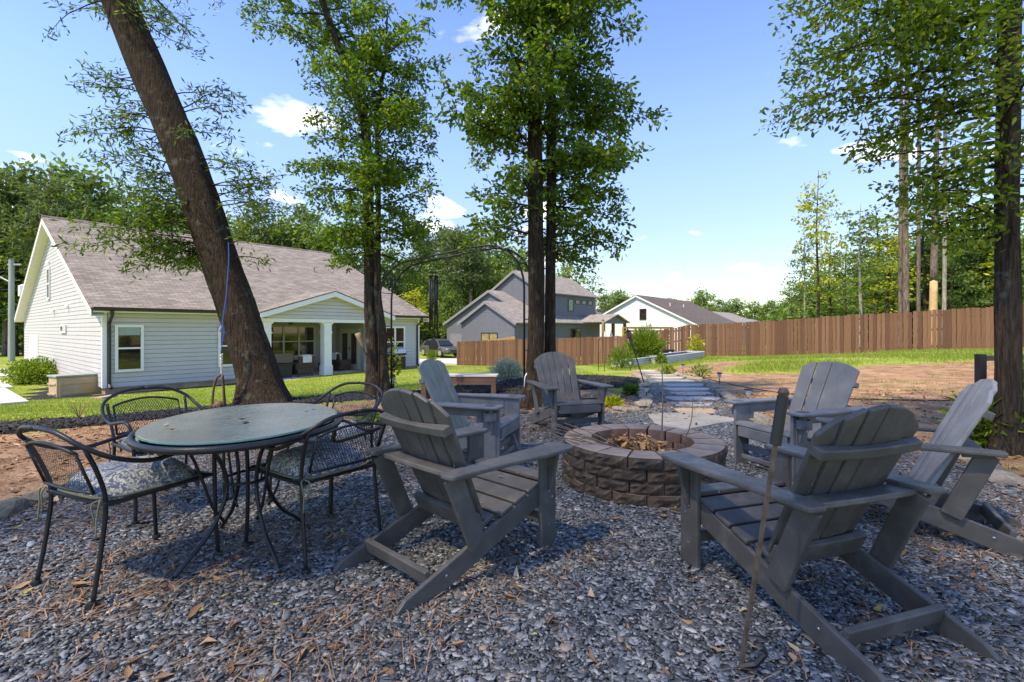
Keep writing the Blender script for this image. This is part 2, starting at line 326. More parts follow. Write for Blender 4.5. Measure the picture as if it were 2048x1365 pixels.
X, Y = scatter(260000, lambda y: np.clip(13 / y, .1, 1), (4, 24, 8, 28), lambda x, y: lawnw(x, y) * np.clip(.25 + .75 * np.sin(x * 1.1 + 2 * np.sin(y * .7)) + .5, .15, 1))
blades('rough_grass', X, Y, lambda n: rng.uniform(.04, .13, n), .008, gb, 'longer patchy grass in front of the brown fence', 'grass', .5)
X, Y = scatter(60000, lambda y: .5 + 0 * y, (3.4, 15, 3, 19.4), lambda x, y: wts(x, y)[0] * (1 - wts(x, y)[2]) * (np.sin(x * 2.3 + 1.3 * np.sin(y * 1.9)) * np.sin(y * 1.7 + x) > .45))
blades('soil_weeds', X, Y, lambda n: rng.uniform(.02, .08, n), .006, gb, 'thin tufts of grass growing through the bare soil', 'grass', .5)
# leaf litter: dry leaves and pine needles
dl, t, b = nodes('dry_leaf'); g = t.nodes.new('ShaderNodeNewGeometry')
t.links.new(ramp(t, g.outputs['Random Per Island'], [(0, (.10, .045, .02)), (.35, (.26, .13, .055)), (.7, (.46, .28, .14)), (.93, (.60, .45, .28)), (1, (.42, .36, .08))]), b.inputs['Base Color']); b.inputs['Roughness'].default_value = .7
def dryleaves(X, Y, Z, size, tilt):
    n = len(X); L = size(n); W = L * rng.uniform(.22, .45, n); cz = L * rng.uniform(-.05, .28, n); ez = L * rng.uniform(-.05, .3, n)
    q = np.stack([np.stack([-L / 2, 0 * L, ez], -1), np.stack([-L * .05, -W / 2, cz], -1), np.stack([L / 2, 0 * L, ez], -1), np.stack([.1 * L, W / 2, cz], -1), np.stack([0 * L, 0 * L, 0 * L], -1)], 1)
    V = np.einsum('nij,nkj->nki', rotmats(n, tilt), q) + np.stack([X, Y, Z], -1)[:, None]
    f = np.array([0, 1, 4, 1, 2, 4, 2, 3, 4, 3, 0, 4])[None] + (np.arange(n) * 5)[:, None]
    return V.reshape(-1, 3), np.full(n * 4, 3), f.ravel()
def patchy(x, y): return np.clip((np.sin(x * 2.1 + 1.7 * np.sin(y * 1.3 + .5)) * np.sin(y * 2.4 - x * 1.1) + .25) * 1.3, .04, 1)
X, Y = scatter(20000, lambda y: np.clip(1.2 - .06 * y, .4, 1), (-8, 8, 1.5, 9.4), lambda x, y: np.maximum(.34 * np.clip(patchy(x, y) + .25 * (x < -1) + .2 * (y < 2.4), 0, 1), wts(x, y)[0] * (1 - wts(x, y)[1]) * .75))
V, S, L = dryleaves(X, Y, HZn(X, Y) + .016, lambda n: rng.uniform(.03, .095, n), .35)
tag(link(bpy.data.objects.new('leaf_litter', npmesh('leaf_litter', V, S, L, dl))), 'dry brown leaves scattered over the gravel and soil', 'leaves', kind='stuff')
nm_ = mat('pine_needle', (.30, .17, .085), .7, .4, 3, island=.6)
X, Y = scatter(58000, lambda y: np.clip(1.3 - .1 * y, .25, 1), (-6, 6, 1.45, 8.5), lambda x, y: np.clip(patchy(x, y) ** 1.5 + .25 * (x > 1.2) * (y < 3.2), 0, 1) * .8 + .1 * wts(x, y)[0])
n = len(X); a = (np.sin(X * 1.5) + np.cos(Y * 1.2)) * 1.3 + rng.normal(0, .75, n); L_ = rng.uniform(.05, .16, n); wd = rng.uniform(.0013, .0024, n)
dx, dy = np.cos(a), np.sin(a); Z = HZn(X, Y) + .014; be = rng.normal(0, .015, n)
pts = []
for s_, zz in ((-.5, rng.uniform(0, .012, n)), (0, rng.uniform(.004, .02, n)), (.5, rng.uniform(0, .012, n))):
    cx = X + dx * L_ * s_ - dy * be * (s_ == 0); cy = Y + dy * L_ * s_ + dx * be * (s_ == 0)
    pts += [np.stack([cx - dy * wd, cy + dx * wd, Z + zz], -1), np.stack([cx + dy * wd, cy - dx * wd, Z + zz], -1)]
V = np.stack(pts, 1).reshape(-1, 3); f = np.array([0, 1, 3, 2, 2, 3, 5, 4])[None] + (np.arange(n) * 6)[:, None]
tag(link(bpy.data.objects.new('pine_straw', npmesh('pine_straw', V, np.full(2 * n, 4), f.ravel(), nm_))), 'fallen brown pine needles lying on the slate gravel', 'pine straw', kind='stuff')
# ================================================================ houses
U = Vector((.638, .770, 0)).normalized(); HA = math.atan2(U.y, U.x)      # every house of the row shares this orientation
def shingles(name, c1, c2, rot=0):
    m, t, b = nodes(name); v = vecof(t, (1, 1.08, 1), 'Object', (0, 0, rot))
    br = N(t, 'ShaderNodeTexBrick', Scale=1.0); br.inputs['Brick Width'].default_value = .36; br.inputs['Row Height'].default_value = .15
    br.inputs['Mortar Size'].default_value = .009; br.inputs['Mortar Smooth'].default_value = .4; br.inputs['Bias'].default_value = 0
    br.inputs['Color1'].default_value = (*c1, 1); br.inputs['Color2'].default_value = (*c2, 1); br.inputs['Mortar'].default_value = (*[x * .45 for x in c1], 1); t.links.new(v, br.inputs['Vector'])
    c = mixc(t, .6, br.outputs['Color'], ramp(t, noise(t, v, 1.1, 5), [(.3, (.75, .72, .7)), (.7, (1.15, 1.12, 1.1))]), 'MULTIPLY')
    c = mixc(t, .7, c, ramp(t, noise(t, vecof(t, (2.5, 9, 9)), 1.6, 4), [(.35, (.7, .68, .68)), (.65, (1.2, 1.15, 1.12))]), 'MULTIPLY')
    t.links.new(c, b.inputs['Base Color']); b.inputs['Roughness'].default_value = .95; b.inputs['Specular IOR Level'].default_value = .15; bump(t, b, br.outputs['Fac'], -.5, .02); return m
SH1 = shingles('shingle_taupe', (.205, .187, .163), (.315, .29, .255)); SH1b = shingles('shingle_taupe_turned', (.205, .187, .163), (.315, .29, .255), R(90))
SH2 = shingles('shingle_grey', (.25, .235, .215), (.34, .32, .295)); SH3 = shingles('shingle_dark', (.12, .105, .095), (.17, .15, .14))
SID1 = mat('siding_pale', (.52, .51, .53), .55, .04, 2, bmp=.08, bscale=40); SID2 = mat('siding_slate_blue', (.13, .14, .165), .6, .06, 2); SID3 = mat('siding_white', (.74, .75, .76), .6, .03, 2)
WHITE = mat('white_trim', (.80, .80, .79), .5, .03, 3); CREAM = mat('cream_soffit', (.74, .71, .63), .6, .04, 3); PORCHSHADE = mat('porch_siding_shade_colour', (.42, .42, .42), .6, .05, 2)  # porch recess siding: its shade is put into a darker copy of the siding
DARKM = mat('dark_gutter', (.025, .023, .024), .4, .2, 3); CONC = mat('concrete', (.52, .50, .47), .85, .12, 1.5, bmp=.2, bscale=30); FOUND = mat('foundation_clay_stain', (.36, .26, .19), .9, .3, 2)
glm, t, b = nodes('window_glass'); b.inputs['Base Color'].default_value = (.012, .012, .013, 1); b.inputs['Roughness'].default_value = .03; b.inputs['Specular IOR Level'].default_value = .9
t.links.new(ramp(t, noise(t, vecof(t), 1.3, 2), [(.35, (.008, .008, .009)), (.62, (.05, .03, .018))]), b.inputs['Base Color'])
GLASS = glm
def siding(parent, o, d, n, z0, z1, span, m, ex=.16):
    """one lap board per course; span(z) gives the board's ends along d"""
    o, d, n = Vector(o), Vector(d), Vector(n); z = z0
    while z < z1 - .02:
        h = min(ex + .012, z1 - z); a, e = span(z + h * .5)
        if e - a > .05:
            mb = MB(); pr_ = [o + d * a + n * q + Vector((0, 0, y)) for q, y in ((.034, z + .016), (.052, z + .016), (.046, z + h - .012), (.034, z + h - .012))]
            mb.prism(pr_, (0, 0, 0), d * (e - a)).build('siding_board', m, parent)
        z += ex
def window(parent, o, d, n, wd, z0, z1, m=WHITE, cols=1, rows=2, trim=.09, name='window', blind=None, glass=None):
    """o: left foot of the opening on the wall plane"""
    o, d, n = Vector(o), Vector(d), Vector(n); up = Vector((0, 0, 1)); h = z1 - z0; o = o + n * .03
    def slab(mb, a, b_, c_, e, q0, q1):
        p = [o + d * a + up * c_, o + d * b_ + up * c_, o + d * b_ + up * e, o + d * a + up * e]; mb.prism(p, n * q0, n * q1)
    mb = MB(); slab(mb, 0, wd, z0, z0 + trim, .0, .055); slab(mb, 0, wd, z1 - trim, z1, 0, .052); slab(mb, 0, trim, z0 + trim, z1 - trim, 0, .05); slab(mb, wd - trim, wd, z0 + trim, z1 - trim, 0, .05)
    f = mb.build(name, m, parent)
    mb = MB(); slab(mb, .01, wd - .01, z0 + .01, z1 - .01, -.03, .002); mb.build('frame', m, f)
    cw = (wd - 2 * trim) / cols
    for i in range(cols):
        for j in range(rows):
            rh = (h - 2 * trim) / rows; mb = MB(); slab(mb, trim + i * cw, trim + (i + 1) * cw, z0 + trim + j * rh, z0 + trim + (j + 1) * rh, .004, .012 + .004 * j); mb.build('pane', glass or GLASS, f)
    for i in range(1, cols): mb = MB(); slab(mb, trim + i * cw - .05, trim + i * cw + .05, z0 + trim, z1 - trim, .012, .046); mb.build('mullion', m, f)
    for j in range(1, rows): mb = MB(); y = z0 + trim + j * (h - 2 * trim) / rows; slab(mb, trim, wd - trim, y - .03, y + .03, .014, .042); mb.build('sash_rail', m, f)
    if blind: mb = MB(); slab(mb, trim + .02, wd - trim - .02, z1 - trim - blind, z1 - trim, .018, .024); mb.build('blind', mat('roller_blind', (.30, .37, .36), .8, .05), f)
    return f
def slabroof(parent, pts, th, m, name='roof'):
    p = [Vector(q) for q in pts]; n = (p[1] - p[0]).cross(p[2] - p[0]).normalized()
    if n.z < 0: n = -n
    return MB().prism(p, (0, 0, 0), n * th).build(name, m, parent)
X1, Y1, Z1 = (1, 0, 0), (0, 1, 0), (0, 0, 1)
# ---- pale grey house with the covered porch; local x runs along the long wall, y to the back, z = 0 at the bottom siding board
h1 = thing('house', 'pale grey lap sided house with taupe shingle roof and covered porch', 'house', (-13.9, 16.7, -.77), HA)
L1, DP, EV, RT, RZ = 13.6, 19.8, 2.6, 9.9, 7.17
P0, P1, PD, BZ = 5.1, 10.23, 2.68, 2.34
sl = (RZ - 2.7) / (RT + .4)
mb = MB(); wall_rest = [((0, 0), (P0, 0)), ((P1, 0), (L1, 0))]
for (a, _), (e, _) in wall_rest: mb.b2((a, 0, -.02), (e, .12, EV))
mb.b2((P0, -.0, BZ), (P1, .12, EV)); mb.b2((P0 - .12, .12, -.02), (P0, PD, EV)); mb.b2((P1, .12, -.02), (P1 + .12, PD, EV)); mb.b2((P0 - .12, PD, -.02), (P1 + .12, PD + .12, EV))
for s0 in (0, L1 - .12): mb.prism([(s0, .12, -.02), (s0, DP, -.02), (s0, DP, EV), (s0, RT, RZ - .15), (s0, .12, EV)], (0, 0, 0), (.12, 0, 0))
wall1 = mb.build('wall', SID1, h1)
MB().b2((.03, .03, -.4), (L1 - .03, DP - .1, -.02)).build('foundation', FOUND, h1)
for a, e in ((.1, P0), (P1, L1 - .1)): siding(wall1, (0, 0, 0), X1, (0, -1, 0), 0, EV - .02, lambda z, a=a, e=e: (a, e), SID1)
siding(wall1, (0, 0, 0), Y1, (-1, 0, 0), 0, RZ - .2, lambda z: (.1, DP - .1) if z < EV else ((z - EV) / sl * .97 + .05, DP - (z - EV) / sl * .97 - .05), SID1)
siding(wall1, (0, PD, 0), X1, (0, -1, 0), 0, EV - .1, lambda z: (P0 + .03, P1 - .03), PORCHSHADE); siding(wall1, (P1, 0, 0), Y1, (-1, 0, 0), 0, EV - .1, lambda z: (.15, PD - .03), PORCHSHADE)
MB().box((.0, .0, EV / 2), (.13, .13, EV)).build('corner_board', WHITE, h1); MB().box((L1, 0, EV / 2), (.13, .13, EV)).build('corner_board', WHITE, h1)
ov = .4
slabroof(h1, [(-.42, -ov, EV + .06), (L1 + .5, -ov, EV + .06), (L1 + .5, RT, RZ), (-.42, RT, RZ)], .07, SH1)
slabroof(h1, [(-.42, RT, RZ), (L1 + .5, RT, RZ), (L1 + .5, DP + ov, EV + .06), (-.42, DP + ov, EV + .06)], .07, SH1)
MB().tube([(-.42, RT, RZ + .05), (L1 + .5, RT, RZ + .05)], .09, 6).build('ridge_cap', SH1, h1)
for s0 in (-.42, L1 + .42):
    for (ya, za, yb, zb) in ((-ov, EV + .04, RT, RZ - .03), (DP + ov, EV + .04, RT, RZ - .03)):
        MB().prism([(s0, ya, za - .2), (s0, ya, za), (s0, yb, zb), (s0, yb, zb - .22)], (0, 0, 0), (.03 if s0 < 0 else .05, 0, 0)).build('rake_board', WHITE, h1)
    d_ = (.42 if s0 < 0 else -.42)
    for (ya, za, yb, zb) in ((-ov, EV - .16, RT, RZ - .24), (DP + ov, EV - .16, RT, RZ - .24)):
        MB().prism([(s0, ya, za), (s0, yb, zb), (s0 + d_ * .93, yb, zb), (s0 + d_ * .93, ya, za)], (0, 0, 0), (0, 0, .02)).build('soffit', CREAM, h1)
MB().b2((-.3, -ov + .02, EV - .02), (L1 + .4, 0, EV + .005)).build('soffit', CREAM, h1)
MB().b2((-.36, -ov - .02, EV - .03), (L1 + .45, -ov + .02, EV + .1)).build('fascia', WHITE, h1)
for a, e in ((-.38, P0 - .1), (P1 + .95, L1 + .45)): MB().prism([(a, -ov - .03, EV + .02), (a, -ov - .14, EV + .05), (a, -ov - .16, EV + .15), (a, -ov - .03, EV + .15)], (0, 0, 0), (e - a, 0, 0)).build('gutter', DARKM, h1)
for s0 in (.12, L1 - .1): MB().tube([(s0, -ov - .09, EV + .03), (s0, -ov - .09, EV - .12), (s0, -.08, EV - .38), (s0, -.08, .12), (s0 + .02, -.25, 0)], .055, 6).build('downspout', DARKM, h1)
for px0, wd in ((.27, .82), (3.5, .9)): window(h1, (px0, -.03, 0), X1, (0, -1, 0), wd, .52, 2.17, blind=.28 if px0 < 1 else None)
window(h1, (11.35, -.03, 0), X1, (0, -1, 0), 1.3, .52, 2.17, cols=2)
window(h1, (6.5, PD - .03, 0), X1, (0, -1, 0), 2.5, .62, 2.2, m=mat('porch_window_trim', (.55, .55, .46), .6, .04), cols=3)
window(h1, (-.03, 11.1, 0), (0, -1, 0), (-1, 0, 0), .72, 3.45, 4.95, trim=.07); window(h1, (-.03, 7.55, 0), (0, -1, 0), (-1, 0, 0), 1.2, 1.86, 2.2, rows=1, trim=.06)
dr = MB().b2((-.08, 14.2, -.3), (-.01, 17.2, 1.72)).build('side_door', WHITE, h1)
for y0 in (14.4, 15.4, 16.3): MB().b2((-.105, y0, -.2), (-.075, y0 + .62, 1.6)).build('door_panel', WHITE, dr)
for y0, z0 in ((5.9, 2.95), (9.3, 2.85), (10.6, 5.2)): MB().lathe((-.12, y0, z0), [(.02, .1), (.07, .05), (.09, -.05), (.02, -.06)], 8).build('flood_light', WHITE, h1)
# porch: columns, gable, ceiling, french door, ceiling fan, slab
GZ0, GA, GC, GH = 2.72, 3.72, 8.12, 3.12
pg = MB().prism([(GC - GH + .15, -.52, BZ + .12), (GC + GH - .15, -.52, BZ + .12), (GC + GH - .15, -.52, GZ0 - .06), (GC, -.52, GA - .1), (GC - GH + .15, -.52, GZ0 - .06)], (0, 0, 0), (0, .1, 0)).build('porch_gable', SID1, h1)
siding(pg, (0, -.52, 0), X1, (0, -1, 0), BZ + .13, GA - .15, lambda z: (GC - GH + .17, GC + GH - .17) if z < GZ0 - .05 else (GC - (GA - .08 - z) / (GA - GZ0) * GH, GC + (GA - .08 - z) / (GA - GZ0) * GH), SID1)
MB().b2((P0 - .2, -.56, BZ - .02), (P1 + .2, .14, BZ + .13)).build('porch_beam', WHITE, h1)
bk = (GA - EV - .06) / sl - ov                                         # where the porch ridge runs into the main roof
for sg in (-1, 1):
    e = GC + sg * (GH + .2); ez = GZ0 - .06
    slabroof(h1, [(e, -.85, ez), (GC, -.85, GA), (GC, bk + .2, GA), (e, -ov + .05, ez)], .06, SH1b, 'porch_roof')
    MB().prism([(e, -.85, ez - .2), (e, -.85, ez - .0), (GC, -.85, GA - .0), (GC, -.85, GA - .21)], (0, 0, 0), (0, .03, 0)).build('rake_board', WHITE, h1)
    MB().prism([(e, -.83, ez - .19), (GC, -.83, GA - .2), (GC, -.53, GA - .2), (e, -.53, ez - .19)], (0, 0, 0), (0, 0, .015)).build('soffit', CREAM, h1)
for s0, wd in ((P0 + .1, .34), (7.93, .36), (P1 - .02, .26)):
    cz = -.10; c_ = MB().b2((s0 - wd / 2, -.53, cz), (s0 + wd / 2, -.53 + wd, BZ - .03)).build('column', WHITE, h1)
    MB().b2((s0 - wd / 2 - .035, -.565, cz), (s0 + wd / 2 + .035, -.495 + wd, .36)).build('column_base', WHITE, c_); MB().b2((s0 - wd / 2 - .03, -.56, BZ - .5), (s0 + wd / 2 + .03, -.50 + wd, BZ - .44)).build('column_band', WHITE, c_)
    MB().prism([(s0 - wd / 2 - .14, 0, BZ - .02), (s0 - wd / 2, 0, BZ - .02), (s0 - wd / 2, 0, BZ - .15)], (0, -.5, 0), (0, -.23, 0)).prism([(s0 + wd / 2 + .14, 0, BZ - .02), (s0 + wd / 2, 0, BZ - .02), (s0 + wd / 2, 0, BZ - .15)], (0, -.5, 0), (0, -.23, 0)).build('column_bracket', WHITE, c_)
MB().b2((P0, .13, EV - .06), (P1, PD, EV - .02)).build('porch_ceiling', CREAM, h1)
MB().prism([(P0 - .6, -1.1, -.13), (P1 + .1, -1.0, -.13), (P1 + 2.6, -1.05, -.13), (P1 + 2.6, -.03, -.13), (P1, -.03, -.13), (P1, PD, -.13), (P0, PD, -.13), (P0, -.03, -.13), (P0 - .6, -.03, -.13)], (0, 0, -.1), (0, 0, .03)).build('porch_slab', CONC, h1)
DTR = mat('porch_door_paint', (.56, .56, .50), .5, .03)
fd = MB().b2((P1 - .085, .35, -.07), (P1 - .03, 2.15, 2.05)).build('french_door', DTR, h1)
for y0 in (.45, 1.28):
    MB().b2((P1 - .10, y0, .0), (P1 - .08, y0 + .77, 1.95)).build('door_leaf', DTR, fd); MB().b2((P1 - .108, y0 + .15, .25), (P1 - .095, y0 + .62, 1.8)).build('pane', GLASS, fd)
MB().tube([(P1 - .13, 1.2, .95), (P1 - .13, 1.2, 1.1)], .03, 6).build('door_handle', DARKM, fd)
fan = MB().lathe((6.9, .9, EV - .3), [(.03, .24), (.03, .12), (.13, .1), (.13, 0), (.07, -.05)], 12).build('ceiling_fan', DARKM, h1)
for k in range(5): a = k * 1.2566; MB().beam((6.9 + .12 * math.cos(a), .9 + .12 * math.sin(a), EV - .25), (6.9 + .72 * math.cos(a), .9 + .72 * math.sin(a), EV - .27), .13, .012).build('fan_blade', mat('fan_blade_brown', (.05, .03, .02), .5), fan)
for s0, t0 in ((4.2, 4.5), (10.5, 5.5), (12.3, 3.1)): MB().lathe((s0, t0, EV + .06 + sl * (t0 + ov)), [(.05, -.1), (.05, .3), (.07, .3), (.07, .36)], 8).build('roof_vent', mat('vent_pipe', (.3, .27, .25), .6), h1)
# ---- slate blue neighbour: three stacked gables, upper storey and porch
def gable(parent, s0, s1, t0, t1, ez, az, m, rm, side=1, base=-2.2, ov=.35, fas=None, name='wall'):
    """block with its ridge along local x (gables at s0 and s1)"""
    c = (t0 + t1) / 2; fas = fas or m
    wl = MB().prism([(s0, t0, base), (s0, t1, base), (s0, t1, ez), (s0, c, az - .08), (s0, t0, ez)], (0, 0, 0), (s1 - s0, 0, 0)).build(name, m, parent)
    k = (az - ez) / (c - t0); lo = ez - k * ov
    for tt, sg in ((t0 - ov, -1), (t1 + ov, 1)):
        slabroof(parent, [(s0 - ov, tt, lo), (s1 + ov, tt, lo), (s1 + ov, c, az), (s0 - ov, c, az)], .09, rm)
        MB().prism([(s0 - ov, tt, lo - .2), (s0 - ov, tt, lo), (s0 - ov, c, az), (s0 - ov, c, az - .22)], (0, 0, 0), (.04, 0, 0)).build('rake_board', fas, parent)
    MB().prism([(s0 - ov, t0 - ov, lo - .03), (s0 - ov, t0 - ov - .12, lo), (s0 - ov, t0 - ov - .12, lo + .1), (s0 - ov, t0 - ov, lo + .1)], (0, 0, 0), (s1 - s0 + 2 * ov, 0, 0)).build('gutter', fas, parent)
    siding(wl, (s0, 0, 0), Y1, (-1, 0, 0), max(base, -1.5), az - .15, lambda z: (t0, t1) if z < ez else (t0 + (z - ez) / k, t1 - (z - ez) / k), m, .22)
    siding(wl, (0, t0, 0), X1, (0, -1, 0), max(base, -1.5), ez - .05, lambda z: (s0, s1), m, .22)
    return wl
GREYT = mat('grey_blue_trim', (.20, .21, .235), .6, .05)
h2 = thing('house', 'slate blue two storey house with stacked front gables and grey roof', 'house', (.28, 46, 0), HA)
gable(h2, 0, 4.2, 0, 7.1, 2.0, 3.98, SID2, SH2, fas=GREYT); gable(h2, 3.9, 15.5, -.2, 13.5, 2.05, 5.45, SID2, SH2, fas=GREYT)
up_ = gable(h2, 6.0, 16.6, 1.0, 8.8, 5.25, 7.65, SID2, SH2, fas=GREYT, base=2.4)
DKT = mat('dark_window_trim', (.035, .035, .04), .5)
GRG = mat('green_blind_pane', (.16, .30, .16), .35, .1)
window(h2, (-.03, 4.3, 0), (0, -1, 0), (-1, 0, 0), 2.2, -.35, .95, m=DKT, cols=2, rows=1, glass=mat('ochre_curtain_pane', (.28, .22, .09), .3, .3))  # pane in a mottled ochre colour for the curtain
MB().b2((3.82, 10.9, -1.2), (3.9, 12.9, .75)).build('side_door', mat('grey_door', (.19, .19, .22), .6), h2); MB().b2((3.82, 8.2, 3.0), (3.87, 9.0, 3.3)).build('gable_vent', DKT, h2)
window(h2, (10.5, .97, 0), X1, (0, -1, 0), 1.15, 3.3, 4.7, m=DKT, rows=1, glass=GRG)
for s0 in (12.0, 13.4, 14.8): window(h2, (s0, .97, 0), X1, (0, -1, 0), 1.0, 4.15, 4.65, m=DKT, rows=1, trim=.06)
window(h2, (9.2, -.23, 0), X1, (0, -1, 0), 1.9, -.6, 1.35, m=DKT, cols=2, rows=1)
c_, hw = 14.2, 2.6
for sg in (-1, 1): slabroof(h2, [(c_ + sg * (hw + .3), -3.3, 2.0), (c_, -3.3, 2.88), (c_, .6, 2.88), (c_ + sg * (hw + .3), .6, 2.0)], .09, SH2, 'porch_roof')
MB().prism([(c_ - hw, -3, 1.9), (c_ + hw, -3, 1.9), (c_ + hw, -3, 2.03), (c_, -3, 2.8), (c_ - hw, -3, 2.03)], (0, 0, 0), (0, .1, 0)).build('porch_gable', SID2, h2)
BRN = mat('brown_post', (.13, .07, .04), .7)
for s0 in (c_ - hw + .1, c_ - .3, c_ + hw - .1): MB().b2((s0 - .14, -2.98, -2.2), (s0 + .14, -2.7, 1.92)).build('porch_post', BRN, h2)
for i, (s0, t0, cc, lb) in enumerate(((10.9, -3.4, (.75, .72, .72), 'white'), (12.4, -3.4, (.42, .58, .78), 'pale blue'))):
    p = h2.matrix_basis @ Vector((s0, t0, 0)); um = thing('patio_umbrella', f'closed {lb} patio umbrella behind the brown fence', 'umbrella', (p.x, p.y, -1.6))
    MB().lathe((0, 0, 0), [(.03, 0), (.03, 2.75)], 6).build('pole', DKT, um); MB().lathe((0, 0, 0), [(.30, 1.25), (.26, 1.5), (.12, 2.3), (.03, 2.7)], 10).build('folded_canopy', mat('canopy_' + lb.replace(' ', '_'), cc, .8), um)
# ---- white gabled house and the roofs beyond it
h3 = thing('house', 'white gabled house with dark brown shingle roof and one small upper window', 'house', (16.8, 66, 0), HA)
gable(h3, 0, 19, -8.1, 8.1, 1.9, 5.85, SID3, SH3, fas=WHITE); window(h3, (-.03, -.45, 0), (0, -1, 0), (-1, 0, 0), .95, 2.55, 4.0, m=DKT, trim=.05)
for q in (4, 9): MB().lathe((q, -3, 4.2), [(.06, 0), (.06, .7)], 6).build('roof_vent', WHITE, h3)
h4 = thing('house', 'distant grey roofed house beside the white gabled house', 'house', (34.3, 88, 0), HA); gable(h4, 0, 16, -8, 8, 1.6, 4.6, SID2, SH2, fas=WHITE)
h5 = thing('house', 'farthest small house with pale roof just above the fence', 'house', (52, 112, 0), HA); gable(h5, 0, 12, -7, 7, 1.2, 3.7, SID3, SH2, fas=WHITE)
h6 = thing('house', 'grey roof house showing between the slate blue and white houses', 'house', (13.5, 84, 0), HA); gable(h6, 0, 14, -6, 6, 1.9, 4.6, SID3, SH2, fas=WHITE)
# ---- concrete: driveway behind the lawn, pads beside the house
def drape(name, pts, th, m):
    q = [Vector((x, y, H(x, y) + .012)) for x, y in pts]
    return tag(MB().prism(q, (0, 0, -.1), (0, 0, th)).build(name, m), kind='structure')
drape('driveway', [(-12, 40.5), (-1.5, 36.8), (-1.5, 48), (-12, 51)], .02, CONC)
a0, a1, a2, a3 = GT(0, 813), GT(55, 808), GT(0, 780), GT(25, 781)
for i, pl in enumerate([[(0, 812), (58, 807), (10, 779), (-45, 781)], [(10, 778), (26, 777), (-10, 755), (-60, 757)], [(-60, 756), (30, 754), (75, 739), (-40, 740)]]):
    drape('concrete_pad', [tuple(GT(px, py)[:2]) for px, py in pl], .05, CONC)
# ================================================================ seating round the fire pit
def poly_plastic(name, col, rough=.5, stain=None):
    m, t, b = nodes(name); v = vecof(t, (14, 14, 14)); g = noise(t, vecof(t, (60, 60, 4)), 2, 3)
    c = ramp(t, noise(t, v, .5, 5), [(.3, tuple(x * .78 for x in col)), (.7, tuple(x * 1.16 for x in col))])
    c = mixc(t, ramp(t, noise(t, vecof(t, (4, 4, 4)), 1.8, 7, .75), [(.5, (0, 0, 0)), (.8, (.35, .35, .35))]), c, (.26, .24, .21))
    if stain: c = mixc(t, ramp(t, noise(t, vecof(t, (3, 3, 1.2)), 3, 6, .7), [(.42, (0, 0, 0)), (.66, (.75, .75, .75))]), c, stain)
    t.links.new(c, b.inputs['Base Color']); b.inputs['Roughness'].default_value = rough; bump(t, b, g, .3, .004); t.links.new(ramp(t, noise(t, vecof(t, (5, 5, 5)), 2.2, 6, .7), [(.3, (rough - .14,) * 3), (.7, (rough + .2,) * 3)]), b.inputs['Roughness']); return m
CHAR = poly_plastic('charcoal_lumber', (.10, .096, .088)); BLUEG = poly_plastic('blue_grey_lumber', (.155, .161, .167)); BLUEA = poly_plastic('algae_blue_grey_lumber', (.165, .173, .172), .6, (.21, .25, .17)); LITBACK = poly_plastic('lit_back_lumber', (.28, .272, .272))
BOLT = mat('steel_bolt', (.6, .6, .62), .3, .05, metal=1)
def arcpts(cx, cy, r, a0, a1, n=5): return [(cx + r * math.cos(R(a0 + (a1 - a0) * i / n)), cy + r * math.sin(R(a0 + (a1 - a0) * i / n))) for i in range(n + 1)]
